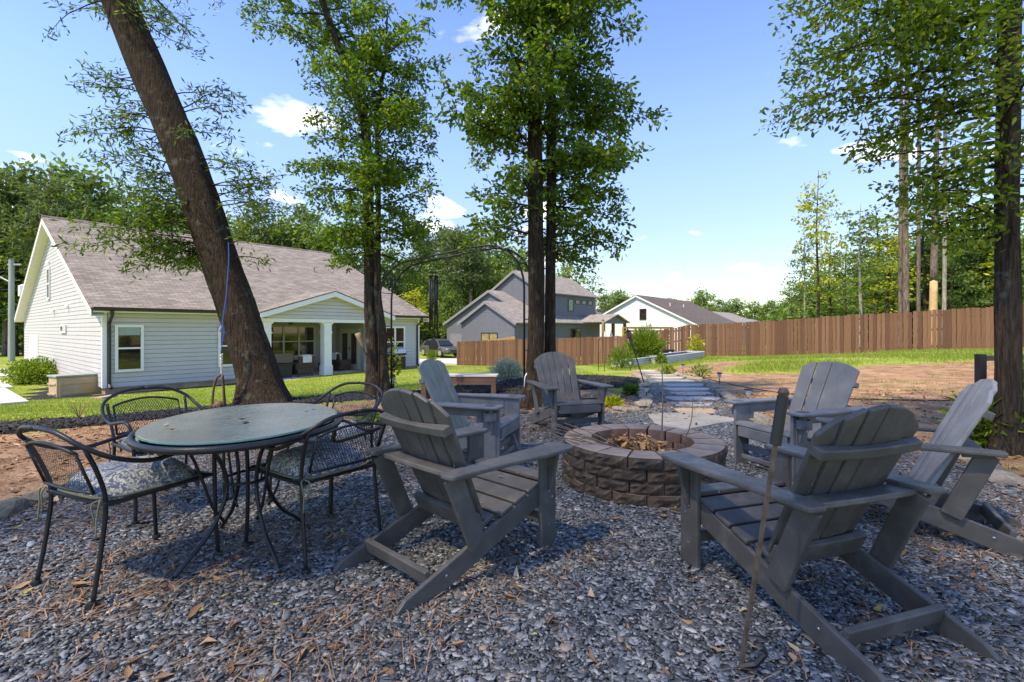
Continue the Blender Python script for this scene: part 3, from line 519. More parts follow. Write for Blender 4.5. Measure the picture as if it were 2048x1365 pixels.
def adirondack(label, loc, face, m, back=None, cup=False, holder=None, group=None):
    """front along local +Y"""
    c = thing('adirondack_chair', label, 'chair', (loc[0], loc[1], H(*loc) + .004), math.atan2(face[1], face[0]) - math.pi / 2, group)
    bm_ = back or m; bv = .006
    def P(mb, nm, mm=m, par=c, bev=bv): return mb.build(nm, mm, par, bevel=bev)
    AZ = .565
    for sg in (-1, 1):
        x0 = sg * .27
        P(MB().prism([(x0, y, z) for y, z in ((.385, .375), (.385, .265), (.02, .145), (-.43, 0), (-.64, 0), (-.645, .02), (-.60, .058), (.05, .268))], (-.0125, 0, 0), (.0125, 0, 0)), 'side_rail')
        xl = sg * .2965; lw = (.275, .405) if not cup else (.25, .405)
        fl = P(MB().b2((xl - .0135, lw[0], 0), (xl + .0135, lw[1], AZ - .024)), 'front_leg')
        if cup:
            MB().b2((xl + sg * .0137, lw[0] + .03, .02), (xl + sg * .021, lw[1] - .03, AZ - .1)).build('leg_panel', m, fl, bevel=.003)
            P(MB().b2((xl - .012, -.30, AZ - .105), (xl + .012, lw[0] - .002, AZ - .024)), 'arm_rail')
            P(MB().b2((xl - .012, lw[0] - .06, AZ - .16), (xl + .012, lw[0] - .002, AZ - .106)), 'corner_brace')
        P(MB().prism([(xl + sg * .0145, .34, AZ - .025), (xl + sg * .085, .34, AZ - .025), (xl + sg * .03, .34, AZ - .25), (xl + sg * .0145, .34, AZ - .25)], (0, -.0125, 0), (0, .0125, 0)), 'arm_bracket')
        w0, w1 = (.262, .425)
        out_ = [(w0, .36)] + arcpts(w0 + .035, .405, .035, 180, 90, 3) + arcpts(w1 - .045, .395, .045, 90, 0, 4) + [(w1, .2), (w1 - .03, -.05), (w1 - .05, -.3)] + arcpts(w1 - .075, -.395, .025, 0, -90, 3) + arcpts(.30, -.395, .025, -90, -180, 3) + [(w0 + .012, -.2)]
        arm = P(MB().prism([(sg * x, y, AZ) for x, y in out_], (0, 0, -.024), (0, 0, 0)), 'arm', bev=.007)
        if cup and (holder is None or holder == sg):
            MB().lathe((sg * .335, .33, AZ - .13), [(.052, 0), (.055, .02), (.055, .07), (.045, .07), (.043, .02)], 18).build('cup_holder', m, arm); MB().lathe((sg * .335, .33, AZ + .0005), [(.048, 0), (.048, .002)], 20).build('cup_hole_shade', DARKM, arm)  # dark disc on the arm stands in for the shade inside the hole
        P(MB().beam((sg * .2975, -.355, AZ - .026), (sg * .2975, -.20, .175), .026, .10, up=(0, 1, .4)), 'back_support')
        for y, z in ((.36, .34), (.34, .31), (.365, .27), (.34, .12), (-.36, AZ - .05)):
            MB().lathe((0, 0, 0), [(.0075, 0), (.0075, .003), (.004, .0045)], 8).xf(Matrix.Translation((xl + sg * (.0137 if y > 0 else .0), y, z)) @ Matrix.Rotation(sg * R(90), 4, 'Y')).build('bolt', BOLT, fl)
        MB().lathe((0, 0, 0), [(.008, 0), (.008, .003), (.004, .0045)], 8).xf(Matrix.Translation((sg * .283, -.38, .085)) @ Matrix.Rotation(sg * R(90), 4, 'Y')).build('bolt', BOLT, c)
    # seat
    n_s = 5; pitch = .107
    for i in range(n_s):
        y = .345 - i * pitch; z = .377 - i * pitch * .31
        if i == 0:
            pr_ = [(y - .05, z - .012 - .0), (y - .05, z + .012), (y + .035, z + .018), (y + .058, z + .006), (y + .066, z - .018), (y + .045, z - .03), (y + .03, z - .012)]
            mb = MB().prism([(0, a, q) for a, q in pr_], (-.285, 0, 0), (.285, 0, 0))
        else: mb = MB().box((0, y, z), (.57 if i < 4 else .50, .098, .022), Matrix.Rotation(R(17), 3, 'X'))
        P(mb, 'seat_slat', par=c)
    P(MB().b2((-.257, .386, .262), (.257, .409, .352)), 'front_apron')
    P(MB().b2((-.282, .30, .13), (.282, .325, .185)), 'front_stretcher')
    if cup: P(MB().b2((-.257, .345, .06), (.257, .37, .1)), 'front_stretcher')
    P(MB().box((0, -.46, .095), (.515, .03, .07), Matrix.Rotation(R(15), 3, 'X')), 'rear_stretcher')
    # back: fan of slats with an arched top
    B0 = Vector((0, -.105, .225)); dirb = Vector((0, -.43, .90)).normalized(); nb = Vector((0, .90, .43)).normalized()
    ns = 4 if cup else 6; LB = .775
    for i in range(ns):
        q = i - (ns - 1) / 2; wb, wt = (.122, .137) if cup else (.079, .0945); gap = .006
        def edge_x(s, k): return (q + k) * (wb + (wt - wb) * s)
        R0 = .29 if cup else .30; pts = []
        def top(x): return LB - (.085 if cup else .15) * (abs(x) / R0) ** 2.2
        for k in (-.5, .5):
            sgn = gap / 2 * (1 if k < 0 else -1)
            xa, xb = edge_x(0, k) + sgn, edge_x(1, k) + sgn
            pts.append((xa, 0, xb, top(xb)))
        (xa0, _, xb0, t0_), (xa1, _, xb1, t1_) = pts; xm = (xb0 + xb1) / 2
        o2 = [(xa0, 0), (xa1, 0), (xb1, t1_), ((xb1 + xm) / 2, top((xb1 + xm) / 2)), (xm, top(xm)), ((xb0 + xm) / 2, top((xb0 + xm) / 2)), (xb0, t0_)]
        off = .0035 * q * q * (2 if cup else 1)
        P(MB().prism([B0 + Vector((x, 0, 0)) + dirb * s + nb * off for x, s in o2], nb * -.011, nb * .011), 'back_slat', bm_)
    def rail(s, half, dep, th, tilt, nm, bow=.03):
        p = B0 + dirb * s; mb = MB(); k = 8; a_, b2_ = [], []
        for i in range(k + 1):
            x = -half + 2 * half * i / k; f = (x / half) ** 2 * bow; a_.append(Vector((x, f, 0))); b2_.append(Vector((x, -dep + f * .4, 0)))
        rot = Matrix.Rotation(tilt, 3, 'X'); pl = [p + nb * -.014 + rot @ v for v in a_ + b2_[::-1]]; z_ = rot @ Vector((0, 0, 1)); mb.prism(pl, z_ * -th / 2, z_ * th / 2); return P(mb, nm)
    rail(.345, .335, .10, .026, R(-4), 'back_rail'); rail(.58, .275, .032, .045, R(20), 'upper_back_rail', .035); rail(.04, .255, .03, .10, R(25), 'lower_back_rail', .012)
    return c
adirondack('charcoal slatted chair with its back to the oval glass table', (-.25, 2.72), (.68, .73), CHAR)
adirondack('blue grey cup holder chair with algae stained back near the low bench', (-.40, 4.62), (.95, -.30), BLUEG, BLUEA, True)
adirondack('charcoal slatted chair facing forward in front of the twin trunk tree', (.66, 5.98), (.30, -.95), poly_plastic('dusty_charcoal_lumber', (.105, .102, .095)))
adirondack('clean blue grey cup holder chair between stone path and bare soil', (2.50, 4.30), (-.94, -.33), BLUEG, None, True)
adirondack('dark charcoal chair seen from behind next to the leaning fire poker', (1.31, 2.30), (-.31, .95), poly_plastic('dark_charcoal_lumber', (.086, .081, .074)))
adirondack('charcoal chair with painted lit back in front of the single tree trunk', (2.44, 3.10), (-.85, .52), poly_plastic('mid_charcoal_lumber', (.085, .081, .075)), LITBACK)  # paler back slats: the light falling on them is put into their colour
# ---------------------------------------------------------------- fire pit of split-face blocks
PC = Vector((1.04, 3.95, 0)); pit = thing('fire_pit', 'round fire pit of brown split face concrete blocks', 'fire pit', PC)
NB, RO, RI, BH = 16, .62, .40, .086
bf, t, b = nodes('split_face_block'); v = vecof(t); oi = t.nodes.new('ShaderNodeObjectInfo')
c = ramp(t, noise(t, v, 9, 6, .7), [(.28, (.035, .027, .02)), (.5, (.11, .08, .055)), (.72, (.20, .15, .10))])
c = mixc(t, .6, c, ramp(t, oi.outputs['Random'], [(0, (.6, .6, .62)), (.5, (1, .95, .9)), (1, (1.45, 1.2, 1.05))]), 'MULTIPLY')
t.links.new(c, b.inputs['Base Color']); b.inputs['Roughness'].default_value = .95; bump(t, b, noise(t, v, 55, 6, .75), .9, .02)
BT = mat('block_top_face', (.30, .225, .165), .9, .3, 5, bmp=.4, bscale=80); BI = mat('block_inner_face', (.24, .125, .08), .95, .35, 7, bmp=.4, bscale=60)
def pit_block(seed, ro, ri):
    g = random.Random(seed); a = math.pi / NB * .958; nu, nv = 7, 4; V = []; Fc = []; mi = []
    for j in range(nv + 1):
        for i in range(nu + 1):
            u, z = -a + 2 * a * i / nu, BH * .985 * j / nv; ed = i in (0, nu) or j in (0, nv)
            r = ro + (-.008 if ed else g.uniform(-.004, .016)); V.append((r * math.sin(u), -r * math.cos(u), z))
    for j in range(nv):
        for i in range(nu): k = j * (nu + 1) + i; Fc.append((k, k + 1, k + nu + 2, k + nu + 1)); mi.append(0)
    n = len(V); ai = a * .93
    for z in (0, BH * .985):
        for s in (-1, 1): V.append((ri * math.sin(s * ai), -ri * math.cos(s * ai), z))
    T = nv * (nu + 1)
    Fc.append(tuple(range(T, T + nu + 1)) + (n + 3, n + 2)); mi.append(1)
    Fc.append(tuple(range(nu, -1, -1)) + (n, n + 1)); mi.append(1)
    Fc.append((n, n + 2, n + 3, n + 1)[::-1]); mi.append(2)
    Fc.append(tuple([q * (nu + 1) for q in range(nv, -1, -1)]) + (n, n + 2)); mi.append(2)
    Fc.append(tuple([q * (nu + 1) + nu for q in range(nv + 1)]) + (n + 3, n + 1)); mi.append(2)
    me = bpy.data.meshes.new('block'); me.from_pydata(V, [], Fc); me.update()
    for mm_ in (bf, BT, BI): me.materials.append(mm_)
    me.polygons.foreach_set('material_index', mi)
    bmm = bmesh.new(); bmm.from_mesh(me); bmesh.ops.recalc_face_normals(bmm, faces=bmm.faces); bmm.to_mesh(me); bmm.free(); return me
BMS = [pit_block(i, RO, RI) for i in range(6)]
for j in range(4):
    for i in range(NB):
        o = bpy.data.objects.new('block', random.choice(BMS)); link(o, pit); o.location = (random.uniform(-.004, .004), random.uniform(-.004, .004), j * BH)
        o.rotation_euler = (0, 0, (i + (.5 if j % 2 else 0) + random.uniform(-.02, .02)) * 2 * math.pi / NB); s_ = 1 + (.012 if j == 3 else 0) + random.uniform(-.008, .008); o.scale = (s_, s_, 1)
MB().lathe((0, 0, .0), [(.41, 0), (.40, .10), (.2, .13), (.02, .14)], 24).build('ash_bed', mat('ash', (.09, .08, .07), .95, .5, 8), pit)
a = rng.uniform(0, 2 * np.pi, 420); r = .30 * np.sqrt(rng.random(420)); X = PC.x - .07 + r * np.cos(a); Y = PC.y - .03 + r * np.sin(a)
V, S, L = dryleaves(X, Y, .18 + rng.random(420) * .21 * (1 - (r / .36) ** 2), lambda n: rng.uniform(.06, .13, n), .8)
tag(link(bpy.data.objects.new('dry_leaf_pile', npmesh('dry_leaf_pile', V, S, L, mat('oak_leaf_dry', (.46, .25, .10), .7, .3, 4, island=.6)))), 'heap of orange brown dry leaves inside the fire pit', 'leaves', kind='stuff')
STK = mat('dead_twig', (.19, .135, .09), .85, .3, 20)
def stick(p, q, r, label, bend=.04, n=6, name='stick', m=STK):
    p, q = Vector(p), Vector(q); b_ = Vector((random.uniform(-1, 1), random.uniform(-1, 1), random.uniform(0, 1))) * bend
    return tag(MB().tube([p.lerp(q, i / n) + b_ * math.sin(math.pi * i / n) for i in range(n + 1)], [r * (1 - .6 * i / n) for i in range(n + 1)], 6).build(name, m, smooth=True), label, 'stick', 'dry sticks in the fire pit')
for i in range(9): stick((PC.x - .15 + random.uniform(-.1, .1), PC.y + random.uniform(-.2, .1), .22), (PC.x - .68 + random.uniform(-.1, .12), PC.y + random.uniform(-.35, .2), .40 + random.uniform(0, .06)), .007, 'thin dry stick resting over the fire pit rim')
stick((PC.x + .16, PC.y + .02, .15), (PC.x + .19, PC.y + .08, .98), .008, 'tall dead twig standing upright in the fire pit', .03); stick((PC.x + .22, PC.y, .15), (PC.x + .46, PC.y + .12, .66), .006, 'slanting dead twig rising from the fire pit leaves', .05)
# ---------------------------------------------------------------- wrought iron dining set
IRON = mat('black_iron', (.016, .016, .018), .38, .3, 12, bmp=.1, bscale=90)
cu, t, b = nodes('floral_cushion'); v = vecof(t, (1, 1, 1)); n1 = noise(t, v, 26, 3, .6, 2.2); n2 = N(t, 'ShaderNodeTexVoronoi', Scale=16.0, feature='DISTANCE_TO_EDGE'); t.links.new(vecof(t), n2.inputs['Vector'])
c = mixc(t, ramp(t, n1, [(.5, (0, 0, 0)), (.53, (1, 1, 1)), (.60, (1, 1, 1)), (.63, (0, 0, 0))]), (.11, .125, .19), (.58, .58, .46))
c = mixc(t, ramp(t, n2.outputs['Distance'], [(.0, (.9, .9, .9)), (.035, (0, 0, 0))]), c, (.33, .35, .29)); t.links.new(c, b.inputs['Base Color']); b.inputs['Roughness'].default_value = .85; bump(t, b, noise(t, v, 200, 2), .2, .003)
PIPE = mat('olive_piping', (.19, .185, .12), .85, .1)
def iron_chair_meshes():
    S = {}
    def sm(pts, k=4):
        """Catmull-Rom through the points"""
        P_ = [Vector(p) for p in pts]; P_ = [P_[0] * 2 - P_[1]] + P_ + [P_[-1] * 2 - P_[-2]]; o = []
        for i in range(1, len(P_) - 2):
            for j in range(k):
                t_ = j / k; a, b_, c_, d_ = P_[i - 1:i + 3]; o.append(.5 * ((2 * b_) + (c_ - a) * t_ + (2 * a - 5 * b_ + 4 * c_ - d_) * t_ ** 2 + (3 * b_ - a - 3 * c_ + d_) * t_ ** 3))
        return o + [P_[-2]]
    S['sm'] = sm
    S['back_leg'] = [MB().tube(sm([(s * .23, -.27, 0), (s * .225, -.235, .22), (s * .225, -.215, .44), (s * .235, -.25, .58), (s * .24, -.30, .70)]), .010, 8).mesh('back_leg', IRON, True) for s in (-1, 1)]
    S['arm'] = [MB().tube(sm([(0, -.365, .785), (s * .14, -.355, .772), (s * .25, -.315, .715), (s * .287, -.21, .645), (s * .294, -.06, .602), (s * .296, .08, .618), (s * .291, .19, .632), (s * .281, .246, .598), (s * .269, .26, .49), (s * .262, .27, .25), (s * .265, .285, 0)]), .0108, 8).mesh('arm_and_front_leg', IRON, True) for s in (-1, 1)]
    def bk(u, z): return Vector((u, -.225 - .36 * (z - .47) - .03 + .25 * u * u * 1.4, z))
    def topz(u): return .715 - .9 * u * u
    S['frame'] = MB().tube([bk(-.2 + .4 * i / 12, topz(-.2 + .4 * i / 12)) for i in range(13)], .008, 6).tube([bk(-.2, .49), bk(-.2, topz(.2))], .007, 6).tube([bk(.2, .49), bk(.2, topz(.2))], .007, 6).tube([bk(-.2 + .05 * i, .49) for i in range(9)], .008, 6).mesh('back_frame', IRON, True)
    mb = MB(); st = .0155; k = -40
    for k in range(-22, 42):                                           # expanded metal: two families of slanting strips
        for sg in (-1, 1):
            pts = []
            for i in range(13):
                z = .49 + .23 * i / 12; u = k * st - .15 + sg * (z - .49) * .55
                if -.198 < u < .198 and z < topz(u): pts.append(bk(u, z))
            for p, q in zip(pts[:-1], pts[1:]):
                d_ = Vector((.0016, 0, 0)); mb.add([p - d_, p + d_, q + d_, q - d_], [(0, 1, 2, 3)])
    S['mesh'] = mb.mesh('back_mesh', IRON)
    S['seat'] = MB().tube([(-.235, -.22, .435), (.235, -.22, .435), (.255, .25, .445), (-.255, .25, .445)], .011, 6, closed=True).b2((-.235, -.21, .428), (.235, .245, .434)).mesh('seat_frame', IRON)
    bmm = bmesh.new(); bmesh.ops.create_grid(bmm, x_segments=14, y_segments=14, size=.5); top = []
    for vv in bmm.verts:
        x, y = vv.co.x * 2, vv.co.y * 2; e = max(abs(x), abs(y)); rx = (abs(x) ** 5 + abs(y) ** 5) ** .2; f = (e / rx) if rx > 0 else 1
        vv.co = (x * f * (.235 + .012 * y), y * f * .235 + .012, .448 + .088 * (1 - max(0, (rx - .55) / .45) ** 2.4 if rx > .55 else 1) + .004 * math.sin(9 * x) * math.cos(8 * y))
    ex = bmesh.ops.extrude_face_region(bmm, geom=bmm.faces[:]); 
    for e_ in ex['geom']:
        if isinstance(e_, bmesh.types.BMVert): e_.co.z = min(.449, e_.co.z - .001) if e_.co.z < .46 else .446
    bmesh.ops.recalc_face_normals(bmm, faces=bmm.faces); me = bpy.data.meshes.new('cushion'); bmm.to_mesh(me); bmm.free(); me.materials.append(cu); me.polygons.foreach_set('use_smooth', [True] * len(me.polygons)); S['cushion'] = me
    ring = []
    for i in range(40):
        a = i / 40 * 2 * math.pi; x, y = math.cos(a), math.sin(a); rx = (abs(x) ** 5 + abs(y) ** 5) ** .2; x, y = x / rx, y / rx; ring.append((x * (.235 + .012 * y) * 1.004, y * .236 + .012, .452))
    S['piping'] = MB().tube(ring, .0065, 6, closed=True).mesh('piping', PIPE, True)
    S['tie'] = [MB().tube(sm([(s * .225, -.235, .46), (s * .245, -.25, .45), (s * .235, -.255, .38), (s * .24, -.26, .30)]), .004, 5).tube(sm([(s * .225, -.235, .46), (s * .205, -.26, .44), (s * .215, -.25, .36)]), .004, 5).mesh('tie', PIPE, True) for s in (-1, 1)]
    S['foot'] = MB().lathe((0, 0, 0), [(.021, 0), (.023, .012), (.020, .028), (.0135, .03)], 10).mesh('foot', IRON)
    return S
IC = iron_chair_meshes()
def iron_chair(label, loc, face):
    c = thing('iron_chair', label, 'chair', (loc[0], loc[1], H(*loc) + .006), math.atan2(face[1], face[0]) - math.pi / 2)
    def ad(nm, me, par=c, at=(0, 0, 0)): o = bpy.data.objects.new(nm, me); o.location = at; return link(o, par)
    for i, s in enumerate((-1, 1)):
        bl = ad('back_leg', IC['back_leg'][i]); ad('foot', IC['foot'], bl, (s * .23, -.27, 0)); al = ad('arm_and_front_leg', IC['arm'][i]); ad('foot', IC['foot'], al, (s * .265, .285, 0))
    bfm = ad('back_frame', IC['frame']); ad('back_mesh', IC['mesh'], bfm); ad('seat_frame', IC['seat']); cs = ad('cushion', IC['cushion']); ad('piping', IC['piping'], cs); [ad('tie', q, cs) for q in IC['tie']]
    return c
iron_chair('black iron chair with floral cushion turned away from the oval table', (-1.93, 2.47), (.40, .917))
iron_chair('black iron mesh back chair between oval table and mulch edge', (-2.42, 3.42), (.8, -.55))
iron_chair('black iron chair with cushion ties between table and charcoal chair', (-1.10, 2.78), (-.8, .6))
iron_chair('black iron chair tucked behind the oval table towards the twin trunks', (-1.36, 3.62), (-.35, -.93))
TC = Vector((-1.47, 2.72, 0)); TZ = .715; tb = thing('dining_table', 'oval patio table with dusty green glass top on scrolled iron legs', 'table', (TC.x, TC.y, .004), R(12))
ea, eb = .475, .60
def ell(r, z, n=56): return [(math.cos(i / n * 2 * math.pi) * (ea + r), math.sin(i / n * 2 * math.pi) * (eb + r), z) for i in range(n)]
gl, t, b = nodes('dusty_glass'); c = ramp(t, noise(t, vecof(t), 4, 6, .65), [(.3, (.20, .235, .185)), (.7, (.28, .315, .255))]); t.links.new(c, b.inputs['Base Color']); b.inputs['Roughness'].default_value = .16
t.links.new(ramp(t, noise(t, vecof(t), 25, 5, .7), [(.3, (.10, .10, .10)), (.75, (.36, .36, .36))]), b.inputs['Roughness'])
GE = mat('glass_edge', (.10, .24, .19), .1, .1)
tf = MB().tube(ell(.012, TZ - .022), .017, 8, closed=True).build('table_rim', IRON, tb, smooth=True)
MB().prism(ell(-.012, TZ - .004), (0, 0, 0), (0, 0, .012)).build('glass_top', gl, tb, bevel=.003); MB().tube(ell(-.0095, TZ + .001), .0045, 5, closed=True).build('glass_edge', GE, tb)
MB().prism(ell(-.02, TZ - .03), (0, 0, 0), (0, 0, .006)).build('table_pan', IRON, tb)
for k in range(4):
    a = R(45 + 90 * k); dx, dy = math.cos(a), math.sin(a)
    def q(r, z): return (dx * r * .9, dy * r * 1.15, z)
    lg = MB().tube(IC['sm']([q(.36, TZ - .03), q(.22, .62), q(.13, .48), q(.12, .33), q(.2, .17), q(.31, .07), q(.37, .012)]), .011, 7).build('leg', IRON, tb, smooth=True)
    MB().tube(IC['sm']([q(.38, TZ - .03), q(.30, .60), q(.24, .45), q(.19, .30), q(.13, .2)]), .008, 6).build('scroll', IRON, lg, smooth=True)
MB().tube([(math.cos(i / 20 * 6.2832) * .11, math.sin(i / 20 * 6.2832) * .14, .40) for i in range(20)], .008, 6, closed=True).build('leg_ring', IRON, tb, smooth=True)
# ================================================================ fence: one picket after another along the measured base line
FW = []
for i in range(6):
    col = [(.16, .078, .042), (.185, .092, .05), (.135, .064, .034), (.205, .105, .06), (.165, .083, .046), (.118, .055, .03)][i]
    m, t, b = nodes('fence_stain'); v = vecof(t, (9, 9, 1.1)); oi = t.nodes.new('ShaderNodeObjectInfo')
    c = ramp(t, noise(t, v, 2.2, 5, .6), [(.3, tuple(x * .72 for x in col)), (.7, tuple(x * 1.2 for x in col))])
    t.links.new(c, b.inputs['Base Color']); b.inputs['Roughness'].default_value = .85; bump(t, b, noise(t, vecof(t, (60, 60, 3)), 2, 3), .2, .01); FW.append(m)
def dpt(px, ppm): d = F / ppm; return ((px - HX) / F * d, d)
FL = [(*dpt(915, 26.2), -1.5), (*dpt(1056, 29.2), -1.22), (*dpt(1240, 32.8), -.98), (*dpt(1300, 33.6), -.72), (*dpt(1376, 34.8), -.33), (*dpt(1480, 37.6), -.2), (*dpt(1566, 40.2), -.1), (*dpt(1700, 44), .08), (*dpt(1860, 47.4), .22), (*dpt(1990, 50), .33), (*dpt(2075, 51.8), .4)]
fence = thing('fence', 'tall brown stained picket privacy fence round the back yard', 'fence', (0, 0, 0))
PW = .14; pm = [MB().b2((-PW / 2, -.011, 0), (PW / 2, .011, 1.84)).mesh('picket', FW[i]) for i in range(6)]
seg = [(Vector(a), Vector(b_)) for a, b_ in zip(FL[:-1], FL[1:])]
dist = 0; s_i = 0; acc = 0; total = sum((b_ - a).length for a, b_ in seg); s = .1; npk = 0
def along(s):
    for a, b_ in seg:
        l = (b_ - a).length
        if s <= l: return a.lerp(b_, s / l), (b_ - a)
        s -= l
    return seg[-1][1], seg[-1][1] - seg[-1][0]
s = 0
while s < total:
    p, d_ = along(s); o = bpy.data.objects.new('picket', random.choice(pm)); link(o, fence)
    o.location = (p.x, p.y, p.z - .03 + random.uniform(-.028, .028)); o.rotation_euler = (random.uniform(-.006, .006), random.uniform(-.008, .008), math.atan2(d_.y, d_.x)); o.scale = (random.uniform(.94, 1.02), 1, 1); s += PW + random.choice((.002, .006, .014, .024)); npk += 1
s = 0
while s < total:
    p, d_ = along(s); nrm_ = Vector((-d_.y, d_.x, 0)).normalized(); MB().box((0, 0, .9), (.09, .09, 1.8)).build('post', FW[5], fence, loc=p + nrm_ * .10).rotation_euler = (0, 0, math.atan2(d_.y, d_.x)); s += 2.4
for z in (.3, 1.0, 1.6):
    for a, b_ in seg: nrm_ = Vector((-(b_ - a).y, (b_ - a).x, 0)).normalized() * .04; MB().beam(a + nrm_ + Vector((0, 0, z)), b_ + nrm_ + Vector((0, 0, z)), .035, .085).build('rail', FW[2], fence)
NEWW = mat('new_pine', (.50, .31, .11), .75, .25, 3)
def slatfence(label, p, q, z0, z1, n):
    f = thing('slat_fence', label, 'fence', (0, 0, 0)); p, q = Vector((*p, 0)), Vector((*q, 0))
    for i in range(n): z = z0 + (z1 - z0) * i / (n - 1); MB().beam(p + Vector((0, 0, z)), q + Vector((0, 0, z)), .03, (z1 - z0) / n * .72).build('slat', NEWW, f)
    for k in range(5): r_ = p.lerp(q, k / 4); MB().b2((r_.x - .07, r_.y + .02, z0 - 1.5), (r_.x + .07, r_.y + .14, z1 + .1)).build('post', NEWW, f)
slatfence('new yellow pine slat fence below the white gabled house', dpt(1246, 22), dpt(1345, 20), -.1, 1.4, 6)
pl = thing('lumber_stack', 'stack of new yellow boards rising behind the brown fence', 'lumber', (0, 0, 0))
for k in range(6):
    a, b_ = dpt(924 + k * 2, 24.6), dpt(1030, 24.6); zt = -.02 + .02 * k
    MB().beam((a[0], a[1] + .05 + .12 * k, -.25 + .05 * k), (b_[0], b_[1] + .05 + .12 * k, .42 + .03 * k), .05, .22).build('board', NEWW, pl)
for q in (.1, .5, .9): xx = a[0] + (b_[0] - a[0]) * q; MB().b2((xx - .06, a[1] + .1, -1.6), (xx + .06, a[1] + .6, -.3 + .66 * q)).build('support', NEWW, pl)
# ================================================================ stones
def rockmesh(seed, m, flat=.6):
    g = random.Random(seed); bm_ = bmesh.new(); bmesh.ops.create_icosphere(bm_, subdivisions=2, radius=1); ph = [g.uniform(0, 6) for _ in range(6)]
    for v in bm_.verts:
        p = v.co.copy(); k = 1 + .16 * math.sin(2.3 * p.x + ph[0]) + .14 * math.sin(2.9 * p.y + ph[1]) + .12 * math.sin(3.7 * p.z + ph[2]) + g.uniform(-.06, .06)
        p *= k; p.x = max(-.85, min(.85, p.x)); p.z = max(-.5, min(.72 + .1 * math.sin(2 * p.x + ph[3]), p.z)) * flat; v.co = p
    me = bpy.data.meshes.new('stone'); bm_.to_mesh(me); bm_.free(); me.materials.append(m); return me
def stonemat(name, a, b2_, moss=False):
    m, t, b = nodes(name); v = vecof(t); oi = t.nodes.new('ShaderNodeObjectInfo'); c = mixc(t, ramp(t, noise(t, v, 2.5, 6, .65), [(.3, (0, 0, 0)), (.7, (1, 1, 1))]), a, b2_)
    c = mixc(t, .7, c, ramp(t, oi.outputs['Random'], [(0, (.65, .62, .6)), (1, (1.3, 1.25, 1.15))]), 'MULTIPLY')
    if moss: c = mixc(t, ramp(t, noise(t, v, 1.7, 4), [(.5, (0, 0, 0)), (.7, (.7, .7, .7))]), c, (.07, .08, .035))
    t.links.new(c, b.inputs['Base Color']); b.inputs['Roughness'].default_value = .9; bump(t, b, noise(t, v, 9, 6, .7), .6, .03); return m
SM1 = stonemat('field_stone', (.20, .17, .13), (.40, .35, .28)); SM2 = stonemat('mossy_stone', (.10, .09, .07), (.26, .24, .19), True)
RM = [rockmesh(i, SM1) for i in range(5)]; RM2 = [rockmesh(i + 9, SM2) for i in range(4)]
def border(label, pxs, step, size, meshes, group=None):
    e = thing('stone_border', label, 'stones', (0, 0, 0), group=group); w_ = [GT(*p) for p in pxs]
    for a, b_ in zip(w_[:-1], w_[1:]):
        n = max(1, int((b_ - a).length / step))
        for i in range(n):
            p = a.lerp(b_, (i + random.uniform(-.15, .15)) / n); s = size * random.uniform(.75, 1.25); o = bpy.data.objects.new('stone', random.choice(meshes)); link(o, e)
            o.location = (p.x + random.uniform(-.03, .03), p.y + random.uniform(-.04, .04), H(p.x, p.y) + s * .22); o.scale = (s * random.uniform(.9, 1.35), s * random.uniform(.75, 1), s * random.uniform(.75, 1.1)); o.rotation_euler = (random.uniform(-.15, .15), random.uniform(-.15, .15), math.atan2((b_ - a).y, (b_ - a).x) + random.uniform(-.4, .4))
border('mossy stones edging the gravel behind the chairs', [(715, 856), (760, 848), (840, 841), (960, 836), (1040, 828), (1120, 826)], .27, .13, RM2)
border('flat stones edging the gravel left of the stone path', [(1190, 826), (1240, 826), (1290, 818), (1292, 800), (1285, 785), (1290, 770), (1282, 758), (1268, 748)], .22, .11, RM)
border('rounded stones along the far side of the stone path', [(1530, 852), (1500, 832), (1470, 812), (1462, 800), (1440, 785), (1425, 773), (1400, 763), (1370, 755), (1345, 748)], .23, .115, RM)
border('stones between the soil and gravel beside the cup holder chair', [(1535, 852), (1580, 858), (1640, 868)], .3, .12, RM2)
border('loose pale stones at the gravel edge near the single trunk', [(1930, 925), (1965, 940), (2015, 968), (2060, 990)], .33, .13, RM)
border('low flat stones between bare soil and gravel by the iron chairs', [(18, 1030), (65, 1008), (330, 912), (400, 902), (440, 893)], .42, .12, RM2)
border('pile of tan rocks by the silvery shrub', [(985, 772), (1010, 764), (1045, 760)], .2, .15, RM)
# ---------------------------------------------------------------- flagstone path
path = tag(MB().prism([Vector((x, y, H(x, y) - .05)) for x, y in ((1.6, 7.2), (4.0, 7.2), (4.4, 10), (2.6, 10))], (0, 0, -.05), (0, 0, .01)).build('path', gm), kind='structure')
FSM = [stonemat('flagstone_' + n_, a, b2_) for n_, a, b2_ in (('grey', (.34, .33, .29), (.48, .46, .41)), ('blue', (.33, .33, .32), (.46, .46, .45)), ('tan', (.46, .34, .21), (.56, .43, .29)), ('brown', (.34, .30, .26), (.46, .41, .36)))]
def flag(pts, m):
    w_ = [GT(*p) for p in pts]; c_ = sum(w_, Vector()) / len(w_); z = sum(p.z for p in w_) / len(w_) + (.02 if w_[0].y < 8 else .008); poly = []
    for i, p in enumerate(w_):
        q = w_[(i + 1) % len(w_)]
        for k in range(3): r_ = p.lerp(q, k / 3); j = .02 if k else 0; qx, qy = r_.x + random.uniform(-j, j), r_.y + random.uniform(-j, j); poly.append(Vector((qx, qy, H(qx, qy) + .022)))
    o = MB().prism(poly, (0, 0, -.055), (0, 0, 0)).build('flagstone', m, path, bevel=.008); return o
flag([(1296, 832), (1330, 829), (1400, 830), (1488, 842), (1434, 851), (1362, 864), (1309, 850)], FSM[0])
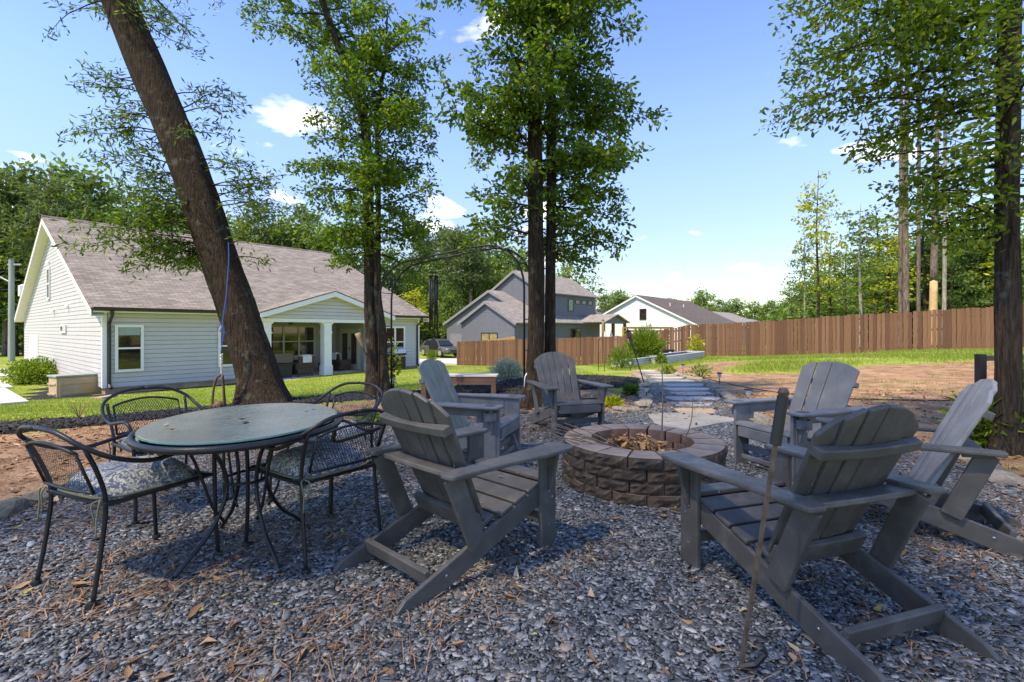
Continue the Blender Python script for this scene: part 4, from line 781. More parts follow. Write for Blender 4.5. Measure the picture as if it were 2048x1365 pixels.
for i, (x0, x1, y0, y1) in enumerate([(1348, 1432, 819, 831), (1337, 1425, 806, 816), (1328, 1440, 795, 804), (1340, 1423, 785.5, 793), (1322, 1421, 777, 783.5), (1316, 1408, 768.5, 775), (1309, 1390, 761, 766.5), (1300, 1368, 754.5, 759), (1290, 1362, 749, 753), (1281, 1335, 744.5, 747.5), (1262, 1315, 741, 743.5)]):
    sk = random.uniform(-5, 5); ym = (y0 + y1) / 2; y0, y1 = ym + (y0 - ym) * .84, ym + (y1 - ym) * .84; flag([(x0, y0 + .5), (x0 + (x1 - x0) * .4, y0), (x1 - 8 + sk, y0 + .4), (x1, (y0 + y1) / 2), (x1 - 4, y1 - .6), (x0 + (x1 - x0) * .5, y1), (x0 + 14 + sk, y1 - .5)], FSM[(2, 1, 1, 3, 0, 1, 0, 0, 3, 0, 0)[i]])
# ================================================================ garden things
STEEL = mat('galvanised', (.60, .62, .65), .45, .12, 5, metal=.35); BLK = mat('black_metal', (.014, .014, .015), .45, .2, 8)
A_, B_ = Vector((-2.4, 9.3, H(-2.4, 9.3))), Vector((.27, 8.0, H(.27, 8.0)))
ar = thing('garden_arch', 'wide black metal garden arch with twin rails between the trunks', 'arch', (0, 0, 0)); dv = (B_ - A_).normalized(); nv_ = Vector((-dv.y, dv.x, 0)) * .17; Lh = (B_ - A_).length
def archpts(off):
    P_ = [A_ + off, A_ + off + Vector((0, 0, 1.9))]
    for i in range(1, 8): a = R(90 * i / 8); P_.append(A_ + off + dv * (.7 * (1 - math.cos(a))) + Vector((0, 0, 1.9 + .66 * math.sin(a))))
    for i in range(1, 5): P_.append(A_ + off + dv * (.7 + (Lh - 1.4) * i / 5) + Vector((0, 0, 2.56 + .12 * i / 5)))
    for i in range(0, 8): a = R(90 - 90 * i / 8); P_.append(B_ + off - dv * (.7 * (1 - math.cos(a))) + Vector((0, 0, 1.9 + .76 * math.sin(a))))
    return P_ + [B_ + off + Vector((0, 0, 1.9)), B_ + off]
ra, rb = archpts(nv_), archpts(-nv_)
for q in (ra, rb): MB().tube(q, .018, 7).build('rail', BLK, ar, smooth=True)
for i in (2, 4, 6, 9, 11, 13, 16, 18): MB().tube([ra[i], rb[i]], .009, 6).build('rung', BLK, ar)
for z in (.4, .9, 1.4): MB().tube([A_ + nv_ + Vector((0, 0, z)), A_ - nv_ + Vector((0, 0, z))], .009, 6).build('rung', BLK, ar); MB().tube([B_ + nv_ + Vector((0, 0, z)), B_ - nv_ + Vector((0, 0, z))], .009, 6).build('rung', BLK, ar)
tag(MB().tube([GT(1052, 815), D(1049, 770, 7.6), D(1050, 755, 7.6), D(1057, 740, 7.65)], .012, 7).build('steel_stake', STEEL, smooth=True), 'bent galvanised pipe stake at the foot of the twin trunks', 'stake')
cp = A_.lerp(B_, .37); wc = thing('wind_chime', 'long black tube wind chime hanging from the garden arch', 'wind chime', (cp.x, cp.y, 0))
MB().tube([(0, 0, 2.60), (0, 0, 2.28)], .003, 4).build('cord', BLK, wc); MB().lathe((0, 0, 2.235), [(.095, 0), (.10, .012), (.06, .03), (.01, .035)], 18).build('top_disc', BLK, wc)
for k in range(6): a = k * math.pi / 3 + .3; L_ = (1.12, .95, .80, 1.0, .86, .72)[k]; MB().tube([(.068 * math.cos(a), .068 * math.sin(a), 2.2), (.068 * math.cos(a), .068 * math.sin(a), 2.2 - L_)], .0145, 8).build('tube', BLK, wc, smooth=True)
MB().tube([(0, 0, 2.23), (0, 0, 1.02)], .003, 4).lathe((0, 0, 1.68), [(.045, 0), (.045, .02)], 12).build('striker', BLK, wc); MB().prism([(0, 0, 1.1), (.09, 0, .93), (.075, 0, .86), (-.075, 0, .86), (-.09, 0, .93)], (0, -.006, 0), (0, .006, 0)).build('sail', BLK, wc)
BAMB = mat('bamboo_weave', (.30, .22, .13), .7, .35, 30, stretch=(1, 1, 4)); DBR = mat('dark_brown_pole', (.035, .024, .018), .6)
def torch(label, top, foot, hl=.34, m=BAMB):
    top, foot = Vector(top), Vector(foot); d_ = (foot - top).normalized(); o = thing('garden_torch', label, 'torch', foot); r_ = Matrix.Translation(foot - foot) @ (top - foot).to_track_quat('Z', 'Y').to_matrix().to_4x4(); L_ = (top - foot).length
    MB().lathe((0, 0, 0), [(.012, -.12), (.012, L_ - hl)], 8).xf(r_).build('pole', DBR, o); MB().lathe((0, 0, L_ - hl), [(.016, 0), (.03, .06), (.052, hl * .7), (.055, hl * .92), (.048, hl * .93)], 12).xf(r_).build('basket', m, o, smooth=True); MB().lathe((0, 0, L_ - hl * .08), [(.045, 0), (.047, .03), (.02, .035), (.014, .07)], 10).xf(r_).build('burner', DBR, o)
f1 = GT(768, 802); torch('leaning bamboo torch beside the forked trunk in front of the porch', D(714, 664, f1.y - .1), f1)
f2 = GT(1290, 772); torch('leaning dark bamboo torch beside the stone path', D(1256, 662, f2.y - .2), f2, m=mat('dark_bamboo', (.16, .10, .06), .7, .3, 30)); f3 = GT(1209, 744); torch('upright pale bamboo torch in front of the slate blue house', D(1206, 640, f3.y), f3, .62)
f4 = GT(1197, 743); sh_ = thing('plant_hook', 'thin black hook pole beside the pale upright torch', 'pole', f4); zt = D(1196, 676, f4.y).z - f4.z
MB().tube([(0, 0, -.1), (0, 0, zt - .1), (.06, 0, zt), (.13, 0, zt - .05)], .012, 6).build('shaft', BLK, sh_, smooth=True)
sv = GT(1480, 1362); pk = thing('fire_poker', 'rusty fire poker with black grip standing behind the dark charcoal chair', 'poker', sv); tp = Vector((.17, .03, .98)); RUST = mat('rusty_steel', (.17, .12, .085), .6, .4, 30, metal=.5)
MB().beam((0, 0, .0), tp * .84, .012, .012).build('rod', RUST, pk); MB().tube([tp * .82, tp * 1.0], .019, 10).build('grip', BLK, pk); MB().lathe(tp * 1.01, [(.016, -.01), (.02, .004), (.012, .02)], 10).build('knob', RUST, pk)
MB().tube([(.0, 0, .02), (.05, -.01, .035), (.085, -.015, .075), (.08, -.015, .10)], [.012, .012, .009, .004], 6).build('hook', BLK, pk)
def solar(label, px, py, h):
    p = GT(px, py); o = thing('solar_light', label, 'garden light', p, group='solar path lights')
    MB().tube([(0, 0, -.1), (0, 0, h * .55)], .009, 6).build('stake', BLK, o); MB().lathe((0, 0, h * .55), [(.012, 0), (.04, h * .2), (.042, h * .34)], 12).build('lens', mat('clear_lens', (.6, .62, .62), .2), o); MB().lathe((0, 0, h * .9), [(.065, 0), (.062, .02), (.02, .03)], 14).build('cap', BLK, o)
for lb, px, py, h in (('solar light by the far stones of the path above the bare soil', 1439, 772, .3), ('solar light behind the blue grey chair arm', 1497, 818, .32), ('solar light at the foot of the dark leaning torch', 1293, 800, .24), ('solar light beside the corrugated planter', 1261, 742, .4), ('solar light next to the forked trunk', 785, 792, .42), ('short black stake light on the soil past the path', 1366, 748, .3)): solar(lb, px, py, h)
# low bench
bp = Vector((-.99, 9.35, H(-.99, 9.35))); bn = thing('bench', 'low brown bench with grey weathered plank top beyond the chairs', 'bench', bp, R(-4)); WPL = mat('weathered_plank', (.44, .43, .42), .8, .2, 4, stretch=(1, 12, 12)); BW = mat('brown_stain', (.10, .058, .038), .75, .25, 4, stretch=(1, 8, 8))
for k in range(4): MB().b2((-.72, -.2 + k * .102, .42), (.72, -.105 + k * .102, .45)).build('plank', WPL, bn)
MB().b2((-.70, -.19, .27), (.70, -.16, .418)).build('front_apron', BW, bn); MB().b2((-.70, .16, .27), (.70, .19, .418)).build('back_apron', BW, bn)
for x in (-.66, .66):
    MB().b2((x - .04, -.158, .27), (x + .04, .158, .416)).build('end_apron', BW, bn)
    for y in (-.175, .175): MB().b2((x - .045, y - .03, 0), (x + .045, y + .03, .268)).build('leg', BW, bn)
# raised beds
def corr(label, p0, p1, hh, dep):
    a, b_ = GT(*p0), GT(*p1); b_.z = H(b_.x, b_.y); d_ = b_ - a; L_ = Vector((d_.x, d_.y, 0)).length; o = thing('raised_bed', label, 'planter', a, math.atan2(d_.y, d_.x)); k = int(hh / .02); sl_ = d_.z / L_
    pr_ = [(0, .028 * math.sin(i * 1.4), hh * i / k) for i in range(k + 1)] + [(0, .03, hh), (0, .03, 0)]
    def sheet(nm, x0, x1, y): MB().prism([(x0, y + q[1], q[2]) for q in pr_], (0, 0, sl_ * x0), (x1 - x0, 0, sl_ * x1)).build(nm, STEEL, o)
    sheet('front_sheet', 0, L_, 0); sheet('back_sheet', 0, L_, dep)
    for x in (0, L_): MB().b2((x - .02, -.02, sl_ * x - .1), (x + .02, dep + .05, sl_ * x + hh + .01)).build('end_sheet', STEEL, o)
    MB().prism([(0, .03, hh * .8), (L_, .03, hh * .8 + sl_ * L_), (L_, dep, hh * .8 + sl_ * L_), (0, dep, hh * .8)], (0, 0, -.05), (0, 0, 0)).build('bed_soil', mat('dark_soil', (.03, .022, .016), .95), o); return o
corr('corrugated steel planter below the feathery green shrub', (1257, 735), (1313, 729), .36, .9); corr('longer corrugated steel planter in front of the fence trellis', (1331, 729), (1408, 717), .36, .9)
tp_ = GT(1350, 716); tr = thing('trellis', 'thin wire trellis panel leaning on the brown fence', 'trellis', tp_)
for k in range(3): MB().tube([(k * .62, 0, 0), (k * .62, .1, 1.35)], .012, 5).build('upright', STEEL, tr)
for k in range(3): MB().tube([(0, .03 + .03 * k, .45 + .4 * k), (1.24, .03 + .03 * k, .5 + .4 * k)], .01, 5).build('bar', STEEL, tr)
pp = GT(1336, 722); pt = thing('flower_pot', 'black plastic nursery pot behind the corrugated planter', 'pot', pp); MB().lathe((0, 0, 0), [(.22, 0), (.30, .52), (.34, .53), (.34, .58), (.29, .58), (.27, .45)], 16).build('pot', BLK, pt); MB().b2((-.06, -.345, .38), (.06, -.335, .48)).build('tag', WHITE, pt)
def hose(label, pxs, r_=.011):
    P_ = [GT(*p, dz=.015) for p in pxs]; return tag(MB().tube(IC['sm'](P_, 6), r_, 6).build('irrigation_hose', BLK, smooth=True), label, 'hose')
hose('black hose curving over the bare soil right of the path', [(1405, 758), (1440, 765), (1500, 778), (1580, 790), (1660, 798), (1760, 802), (1900, 804)]); hose('black hose round the mulch mound by the path', [(1120, 802), (1180, 800), (1240, 797), (1280, 785), (1290, 776)]); hose('black hose at the mulch edge behind the bench', [(790, 803), (870, 806), (960, 803), (1050, 805)])
rp = Vector((6.55, 6.85, H(6.55, 6.85))); rl = thing('metal_railing', 'dark brown metal railing behind the single trunk', 'railing', rp)
DKB = mat('bronze_metal', (.045, .03, .028), .45); MB().b2((-.045, -.045, 0), (.045, .045, .84)).build('post', DKB, rl); MB().beam((.03, 0, .78), (2.6, .9, .78), .05, .07).build('top_rail', DKB, rl); MB().b2((2.55, .85, 0), (2.64, .94, .84)).build('post', DKB, rl)
# hanging dog swing on the leaning trunk
hp = D(443, 700, 8.35); hs = thing('rope_harness', 'worn leather strap harness hanging on a spring and blue rope', 'harness', (hp.x, hp.y, 0)); BL = mat('blue_rope', (.03, .10, .36), .7); LEA = mat('brown_leather', (.12, .065, .035), .7, .3, 12)
q = lambda px, py: D(px, py, 8.35) - Vector((hp.x, hp.y, 0))
MB().tube([q(457, 485), q(458, 520), q(453, 590), q(445, 645)], .010, 6).build('rope', BL, hs); MB().tube([q(445, 645), q(449, 665), q(444, 690), q(442, 706)], .009, 6).tube([q(440, 650), q(435, 658), q(440, 664), q(446, 652)], .008, 6, closed=True).tube([q(446, 645), q(444, 670), q(445, 690)], .008, 6).build('knot', BL, hs)
sp0, sp1 = q(443, 708), q(443, 738); MB().tube([sp0.lerp(sp1, i / 72) + Vector((.022 * math.cos(i * .7), .022 * math.sin(i * .7), 0)) for i in range(73)], .005, 5).build('spring', STEEL, hs)
MB().tube([q(443, 738), q(443, 750)], .014, 6).build('clip', STEEL, hs)
MB().tube(IC['sm']([q(443, 748), q(431, 762), q(425, 800), q(428, 815), q(437, 822), q(447, 815), q(447, 780), q(444, 750)]), .019, 7).build('strap', LEA, hs, smooth=True); MB().lathe(q(437, 812), [(.03, -.09), (.085, -.05), (.09, .02), (.04, .08)], 10).build('saddle', LEA, hs, smooth=True); MB().tube([q(446, 752), q(449, 785), q(451, 816)], .013, 6).build('chain', BLK, hs)
# ================================================================ beside and on the porch of the pale house
def hl(s, t_, z=0.0): return h1.matrix_basis @ Vector((s, t_, z))
db = GT(150, 791); sb = thing('storage_box', 'tan resin storage box with grey green lid stained with clay', 'storage box', db, HA + R(12)); TAN = mat('tan_resin', (.56, .46, .31), .6, .12, 3, col2=(.50, .33, .16)); LID = mat('green_grey_lid', (.27, .32, .27), .6, .1)
bd = MB().prism([(-.62, -.36, 0), (.62, -.36, 0), (.58, .36, 0), (-.58, .36, 0)], (0, 0, .0), (0, 0, .66)).build('body', TAN, sb, bevel=.03)
for z in (.08, .42): MB().b2((-.5, -.385, z), (.5, -.355, z + .05)).build('rib', TAN, bd); MB().b2((-.64, -.28, z), (-.6, .28, z + .05)).build('rib', TAN, bd)
for x in (-.56, .5): MB().b2((x, -.39, .02), (x + .07, -.35, .64)).build('corner_rib', TAN, bd)
MB().prism([(-.66, -.41, .66), (.66, -.41, .66), (.62, .4, .66), (-.62, .4, .66)], (0, 0, 0), (0, 0, .07)).build('lid', LID, sb, bevel=.02)
spb = GT(213, 797); tag(MB().prism([(-.15, -.35, 0), (.15, -.35, 0), (.1, .3, 0), (-.1, .3, 0)], (0, 0, 0), (0, 0, .07)).build('splash_block', mat('pink_concrete', (.42, .28, .25), .9), loc=spb), 'pinkish concrete splash block under the downspout', 'splash block')
gp = hl(11.75, -.55, -.09); gr_ = thing('barbecue_grill', 'black and steel gas barbecue grill on the patio slab', 'grill', gp, HA + R(8)); SS = mat('stainless', (.55, .55, .54), .35, .08, metal=.7)
MB().b2((-.38, -.27, .12), (.38, .27, .78)).build('cabinet', BLK, gr_); MB().prism([(-.4, -.3, .86), (-.4, .3, .86), (-.4, .27, 1.1), (-.4, .05, 1.2), (-.4, -.24, 1.08)], (0, 0, 0), (.8, 0, 0)).build('hood', SS, gr_, bevel=.02); MB().b2((-.42, -.31, .78), (.42, .31, .86)).build('firebox', BLK, gr_)
for sg in (-1, 1): MB().b2((sg * .42, -.27, .84), (sg * .75, .25, .875)).build('side_shelf', SS, gr_)
for k in range(5): MB().lathe((0, 0, 0), [(.028, 0), (.026, .03)], 10).xf(Matrix.Translation((-.28 + .14 * k, -.31, .72)) @ Matrix.Rotation(R(90), 4, 'X')).build('knob', WHITE, gr_)
for x in (-.33, .33):
    for y in (-.2, .2): MB().lathe((x, y, 0), [(.03, 0), (.04, .06), (.03, .12)], 10).build('caster', BLK, gr_)
WICK = mat('brown_wicker', (.075, .045, .035), .75, .4, 40, bmp=.5, bscale=70); CUSH = mat('beige_cushion', (.48, .38, .28), .85, .08); TOW = mat('striped_towel', (.62, .62, .63), .9, .25, 9, stretch=(6, .3, .3))
def wicker(label, s, t_, rz, wd=.74, towel=True):
    p = hl(s, t_, -.09); o = thing('wicker_chair' if wd < 1 else 'wicker_sofa', label, 'chair' if wd < 1 else 'sofa', p, HA + rz); hw = wd / 2
    MB().b2((-hw, -.36, .12), (hw, .36, .36)).build('base', WICK, o, bevel=.02); MB().prism([(-hw, .24, .36), (-hw, .36, .36), (-hw, .46, .88), (-hw, .36, .9)], (0, 0, 0), (wd, 0, 0)).build('backrest', WICK, o, bevel=.02)
    for sg in (-1, 1): MB().b2((sg * hw - .06, -.36, .3), (sg * hw + .06, .34, .6)).build('armrest', WICK, o, bevel=.03)
    MB().b2((-hw + .07, -.37, .36), (hw - .07, .24, .48)).build('seat_cushion', CUSH, o, bevel=.04); MB().prism([(-hw + .07, .14, .46), (-hw + .07, .26, .46), (-hw + .07, .36, .95), (-hw + .07, .24, .93)], (0, 0, 0), (wd - .14, 0, 0)).build('back_cushion', CUSH, o, bevel=.04)
    for x in (-hw + .06, hw - .06):
        for y in (-.3, .3): MB().b2((x - .03, y - .03, 0), (x + .03, y + .03, .12)).build('leg', WICK, o)
    if towel: MB().prism([(-.2, .46, .62), (-.2, .475, .62), (-.2, .49, .93), (-.2, .38, .965), (-.2, .25, .97), (-.2, .25, .955), (-.2, .38, .945)], (0, 0, 0), (.4, 0, 0)).build('towel', TOW, o)
wicker('brown wicker chair with striped towel at the porch edge', 7.0, .05, R(180)); wicker('brown wicker chair with white towel in front of the french door', 9.35, .85, R(105)); wicker('brown wicker sofa with beige cushions under the porch windows', 6.9, 2.05, 0, 1.7, False)
fp_ = hl(5.95, .15, -.09); ft = thing('fire_table', 'black square fire table at the porch edge', 'table', fp_, HA); MB().b2((-.45, -.4, 0), (.45, .4, .56)).build('cabinet', BLK, ft, bevel=.015); MB().b2((-.5, -.45, .56), (.5, .45, .6)).build('table_top', BLK, ft); MB().b2((-.12, -.415, .38), (.12, -.39, .42)).build('handle', DKT, ft)
st_ = hl(7.95 + .45, .6, -.09); stt = thing('side_table', 'small brown side table behind the porch column', 'table', st_, HA); MB().b2((-.22, -.22, .44), (.22, .22, .48)).build('table_top', WICK, stt)
for x in (-.19, .19):
    for y in (-.19, .19): MB().b2((x - .02, y - .02, 0), (x + .02, y + .02, .44)).build('leg', WICK, stt)
# utility pole and wires
up = D(23, 660, 40); up.z = H(up.x, up.y); ut = thing('utility_pole', 'grey wooden utility pole with lamp and transformer', 'pole', up); GW = mat('grey_timber', (.33, .35, .33), .85, .2, 2, stretch=(5, 5, .5))
MB().tube([(0, 0, 0), (0, 0, 8.3)], [.22, .17], 10).build('shaft', GW, ut); MB().lathe((1.1, 0, 5.2), [(.1, 0), (.42, .1), (.42, .95), (.1, 1.1)], 12).build('transformer', mat('white_can', (.62, .63, .66), .5), ut); MB().tube([(0, 0, 6.4), (-.9, -.1, 6.9), (-1.5, -.1, 7.0)], .06, 6).lathe((-1.7, -.1, 6.8), [(.1, .1), (.3, 0), (.22, -.12)], 10).build('lamp_arm', mat('lamp_grey', (.5, .5, .5), .5), ut); MB().beam((-.3, 0, 7.9), (.8, 0, 7.9), .12, .12).build('cross_arm', GW, ut)
for z, s_ in ((8.2, 1), (6.6, 1), (4.4, 1)): MB().tube([(-30 + 60 * i / 10, 6 - 6 * i / 10, z - .5 + .5 * abs(i / 5 - 1) ** 2) for i in range(11)], .022, 4).build('wire', DKT, ut)
# parked car
cpos = Vector((-6.85, 46.5, 0)); cpos.z = H(cpos.x, cpos.y) + .03; car = thing('parked_car', 'grey metallic crossover car parked on the driveway', 'car', cpos, math.atan2(-.74, .67))
CARP = mat('grey_car_paint', (.17, .165, .16), .25, .05, metal=.6); CGL = mat('car_glass', (.02, .022, .025), .08, .1)
def carbody():
    # stations along x: (x, half width, sill z, belt z)
    st = [(-2.3, .70, .5, .86), (-2.2, .86, .36, .98), (-1.5, .93, .26, 1.02), (0, .94, .24, 1.0), (1.0, .94, .24, .98), (1.7, .92, .28, .93), (2.2, .84, .38, .82), (2.33, .66, .46, .70)]; mb = MB(); V = []; Fc = []
    for x, hw, z0, z1 in st: V += [(x, -hw * .94, z0), (x, -hw, z0 + .2), (x, -hw * .98, z1 - .1), (x, -hw * .84, z1), (x, hw * .84, z1), (x, hw * .98, z1 - .1), (x, hw, z0 + .2), (x, hw * .94, z0)]
    for i in range(len(st) - 1):
        for k in range(8): Fc.append((i * 8 + k, i * 8 + (k + 1) % 8, (i + 1) * 8 + (k + 1) % 8, (i + 1) * 8 + k))
    Fc += [tuple(range(8)), tuple(range(len(V) - 8, len(V)))[::-1]]; return mb.add(V, Fc)
cb = carbody().build('body', CARP, car, smooth=False, bevel=.03)
rf = [(-2.05, .98), (-1.65, 1.42), (-.9, 1.62), (.1, 1.63), (.55, 1.5), (1.15, 1.0)]
MB().add([(x, s * (.80 - .2 * (z - .95) / .7), z) for s in (-1, 1) for x, z in rf], [tuple(range(6)), tuple(range(6, 12))[::-1]] + [(i, i + 1, i + 7, i + 6) for i in range(5)] + [(5, 0, 6, 11)]).build('cabin', CARP, car, bevel=.03)
for s in (-1, 1):
    for x0, x1, xa, xb in ((-1.62, -.62, -1.25, -.6), (-.55, .25, -.53, .05), (.3, .95, .12, .42)): MB().prism([(x0, s * .797, 1.02), (x1, s * .797, 1.02), (xb, s * .665, 1.5), (xa, s * .665, 1.5)], (0, 0, 0), (0, s * .012, 0)).build('side_window', CGL, cb)
    for x in (-1.42, 1.42):
        wh = MB().lathe((0, 0, 0), [(.2, -.11), (.35, -.1), (.36, 0), (.35, .1), (.2, .11)], 22).xf(Matrix.Translation((x, s * .84, .36)) @ Matrix.Rotation(R(90), 4, 'X')).build('wheel', BLK, car)
        mb = MB().lathe((0, 0, 0), [(.24, 0), (.25, .02), (.23, .025)], 20)
        for k in range(7): a = k * .8976; mb.beam((.04 * math.cos(a), .04 * math.sin(a), .02), (.23 * math.cos(a), .23 * math.sin(a), .02), .05, .02)
        mb.xf(Matrix.Translation((x, s * .955, .36)) @ Matrix.Rotation(R(-90 * s), 4, 'X')).build('rim', SS, wh)
    MB().box((2.2, s * .62, .73), (.14, .3, .12)).build('headlight', mat('headlight_glass', (.7, .72, .75), .1), car); MB().box((.62, s * 1.0, 1.06), (.16, .16, .12)).build('wing_mirror', CARP, car)
MB().prism([(.6, -.62, 1.47), (.6, .62, 1.47), (1.14, .74, 1.03), (1.14, -.74, 1.03)], (0, 0, 0), (.02, 0, .02)).build('windscreen', CGL, cb)
MB().box((2.32, 0, .55), (.06, .7, .16)).build('grille', BLK, car)
# ================================================================ trees and plants
def barkmat(name, lo, hi, lichen=.0, st=(9, 9, 1.3)):
    m, t, b = nodes(name); v = vecof(t, st); n1 = noise(t, v, 2.2, 7, .7, .6); c = ramp(t, n1, [(.3, lo), (.62, hi)])
    c = mixc(t, .8, c, ramp(t, noise(t, vecof(t, (st[0] * 2, st[1] * 2, st[2])), 2.0, 5, .7, .8), [(.32, (.35, .35, .35)), (.6, (1.35, 1.3, 1.25))]), 'MULTIPLY')
    if lichen: c = mixc(t, ramp(t, noise(t, vecof(t), 5.5, 5, .6), [(.58, (0, 0, 0)), (.66, (lichen,) * 3)]), c, (.24, .25, .19))
    t.links.new(c, b.inputs['Base Color']); b.inputs['Roughness'].default_value = .95; b.inputs['Specular IOR Level'].default_value = .15; bump(t, b, n1, 1.0, .09); return m
BARK1 = barkmat('oak_bark', (.012, .009, .007), (.088, .066, .048), .35, (15, 15, 1.7)); BARK2 = barkmat('grey_oak_bark', (.018, .014, .011), (.10, .08, .062), .4, (15, 15, 1.8)); BARKP = barkmat('pine_bark', (.07, .05, .042), (.24, .19, .165), 0, (6, 6, 2)); BARKG = barkmat('pale_bark', (.17, .155, .14), (.40, .375, .34), 0, (5, 5, 2))
LOAK = leafmat('water_oak_leaf', [(0, (.042, .095, .013)), (.45, (.082, .165, .02)), (.8, (.14, .225, .028)), (1, (.23, .28, .045))], .55)
LWIL = leafmat('willow_oak_leaf', [(0, (.035, .075, .012)), (.5, (.075, .14, .02)), (.85, (.13, .20, .03)), (1, (.22, .25, .055))], .5)
LBG = leafmat('woodland_leaf', [(0, (.07, .12, .03)), (.4, (.12, .20, .045)), (.8, (.19, .28, .065)), (1, (.28, .34, .09))], .45, .6)
LBD = leafmat('dark_woodland_leaf', [(0, (.065, .11, .035)), (.5, (.115, .18, .05)), (1, (.20, .27, .08))], .4, .6)
LPIN = leafmat('pine_foliage', [(0, (.05, .085, .03)), (.5, (.09, .14, .045)), (1, (.17, .21, .07))], .35, .6)
LYEL = leafmat('yellow_green_leaf', [(0, (.20, .25, .02)), (.6, (.38, .40, .03)), (1, (.55, .52, .06))], .4)
LBR = leafmat('bright_leaf', [(0, (.06, .12, .012)), (.5, (.14, .23, .025)), (1, (.28, .34, .05))], .4)
LSIL = leafmat('silver_leaf', [(0, (.28, .31, .28)), (1, (.5, .53, .5))], .3)
def leafmesh(name, P, Dr, L, W, m, g=rng, wide=.55):
    P, Dr = np.asarray(P, float), np.asarray(Dr, float); n = len(P); Dr = Dr / np.maximum(np.linalg.norm(Dr, axis=1, keepdims=True), 1e-6)
    q = g.normal(size=(n, 3)); S = np.cross(Dr, q); S /= np.maximum(np.linalg.norm(S, axis=1, keepdims=True), 1e-6); L = np.asarray(L).reshape(-1, 1) * np.ones((n, 1)); W = np.asarray(W).reshape(-1, 1) * np.ones((n, 1))
    mid = P + Dr * L * wide; V = np.stack([P, mid - S * W / 2, P + Dr * L, mid + S * W / 2], 1).reshape(-1, 3)
    return npmesh(name, V, np.full(n, 4), np.arange(4 * n), m)
def trunktube(path, rad, flare=.0, n=18, seed=0):
    g = random.Random(seed); P_ = [Vector(p) for p in path]; pts = []; rs = []
    for i in range(len(P_) - 1):
        for k in range(6): pts.append(P_[i].lerp(P_[i + 1], k / 6)); rs.append(rad[i] + (rad[i + 1] - rad[i]) * k / 6)
    pts.append(P_[-1]); rs.append(rad[-1])
    for i in range(1, len(pts) - 1): pts[i] = (pts[i - 1] + pts[i] * 2 + pts[i + 1]) / 4
    z0 = pts[0].z; mb = MB(); mb.tube(pts, rs, n); m = len(pts); ph = [g.uniform(0, 6.28) for _ in range(8)]
    for i in range(m):
        for k in range(n):
            v = Vector(mb.v[i * n + k]); a = k / n * 6.2832; z = v.z - z0; fl = flare * math.exp(-max(z, 0) / .28) * (1 + .45 * math.sin(4 * a + ph[0]) + .3 * math.sin(7 * a + ph[4]))
            s = 1 + .05 * math.sin(3 * a + ph[1] + z * .9) + .035 * math.sin(7 * a + ph[2] - z * 1.7) + .03 * math.sin(11 * a + ph[3] + z * 3.1) + g.uniform(-.018, .018) + fl
            mb.v[i * n + k] = tuple(pts[i] + (v - pts[i]) * s)
    return mb
class Crown:
    def __init__(s, seed): s.g = random.Random(seed); s.P = []; s.D = []; s.mb = MB()
    def branch(s, p, d, L, r, droop=.15, twigs=.13, leaves=7, tw=.32, lf=.05, start=.15):
        """a limb with side twigs; leaf points collect along the twigs"""
        g = s.g; p = Vector(p); d = Vector(d).normalized(); n = max(4, int(L / .16)); pts = [p]
        for i in range(n):
            d = (d + Vector((g.gauss(0, .12), g.gauss(0, .12), g.gauss(0, .09) - droop / n)) ).normalized(); pts.append(pts[-1] + d * (L / n))
        s.mb.tube(pts, [max(.003, r * (1 - .85 * i / n)) for i in range(n + 1)], 5, cap=False)
        k = max(3, int(L / twigs))
        for i in range(k):
            f = start + (1 - start) * (i + g.random()) / k; j = min(n - 1, int(f * n)); q = pts[j].lerp(pts[j + 1], f * n - j); ax = (pts[j + 1] - pts[j]).normalized()
            sd = ax.cross(Vector((g.gauss(0, .5), g.gauss(0, .5), 1))).normalized() * g.choice((-1, 1)); tl = tw * (1.15 - .6 * f) * g.uniform(.6, 1.3); td = (ax * .55 + sd + Vector((0, 0, g.uniform(-.35, .3)))).normalized(); e = q + td * tl
            s.mb.tube([q, q.lerp(e, .5) + Vector((0, 0, .02)), e], [.004, .003, .0015], 3, cap=False)
            for _ in range(leaves):
                h = g.uniform(.2, 1.08); s.P.append(q.lerp(e, h) + Vector((g.gauss(0, lf), g.gauss(0, lf), g.gauss(0, lf)))); s.D.append(td * .6 + Vector((g.gauss(0, .6), g.gauss(0, .6), g.gauss(-.15, .5))))
        return pts
    def build(s, tree, bark, m, L, W, wide=.55):
        n = len(s.P); g = np.random.default_rng(s.g.randrange(10 ** 6))
        link(bpy.data.objects.new('crown', leafmesh('crown', s.P, s.D, g.uniform(.7, 1.25, n) * L, g.uniform(.75, 1.25, n) * W, m, g, wide)), tree); s.mb.build('branches', bark, tree)
def pathpx(pxs, d): return [D(px, py, d if not isinstance(d, list) else d[i]) for i, (px, py) in enumerate(pxs)]
def at_z(path, z):
    for a, b_ in zip(path[:-1], path[1:]):
        if a.z <= z <= b_.z: return a.lerp(b_, (z - a.z) / (b_.z - a.z))
    return path[-1]
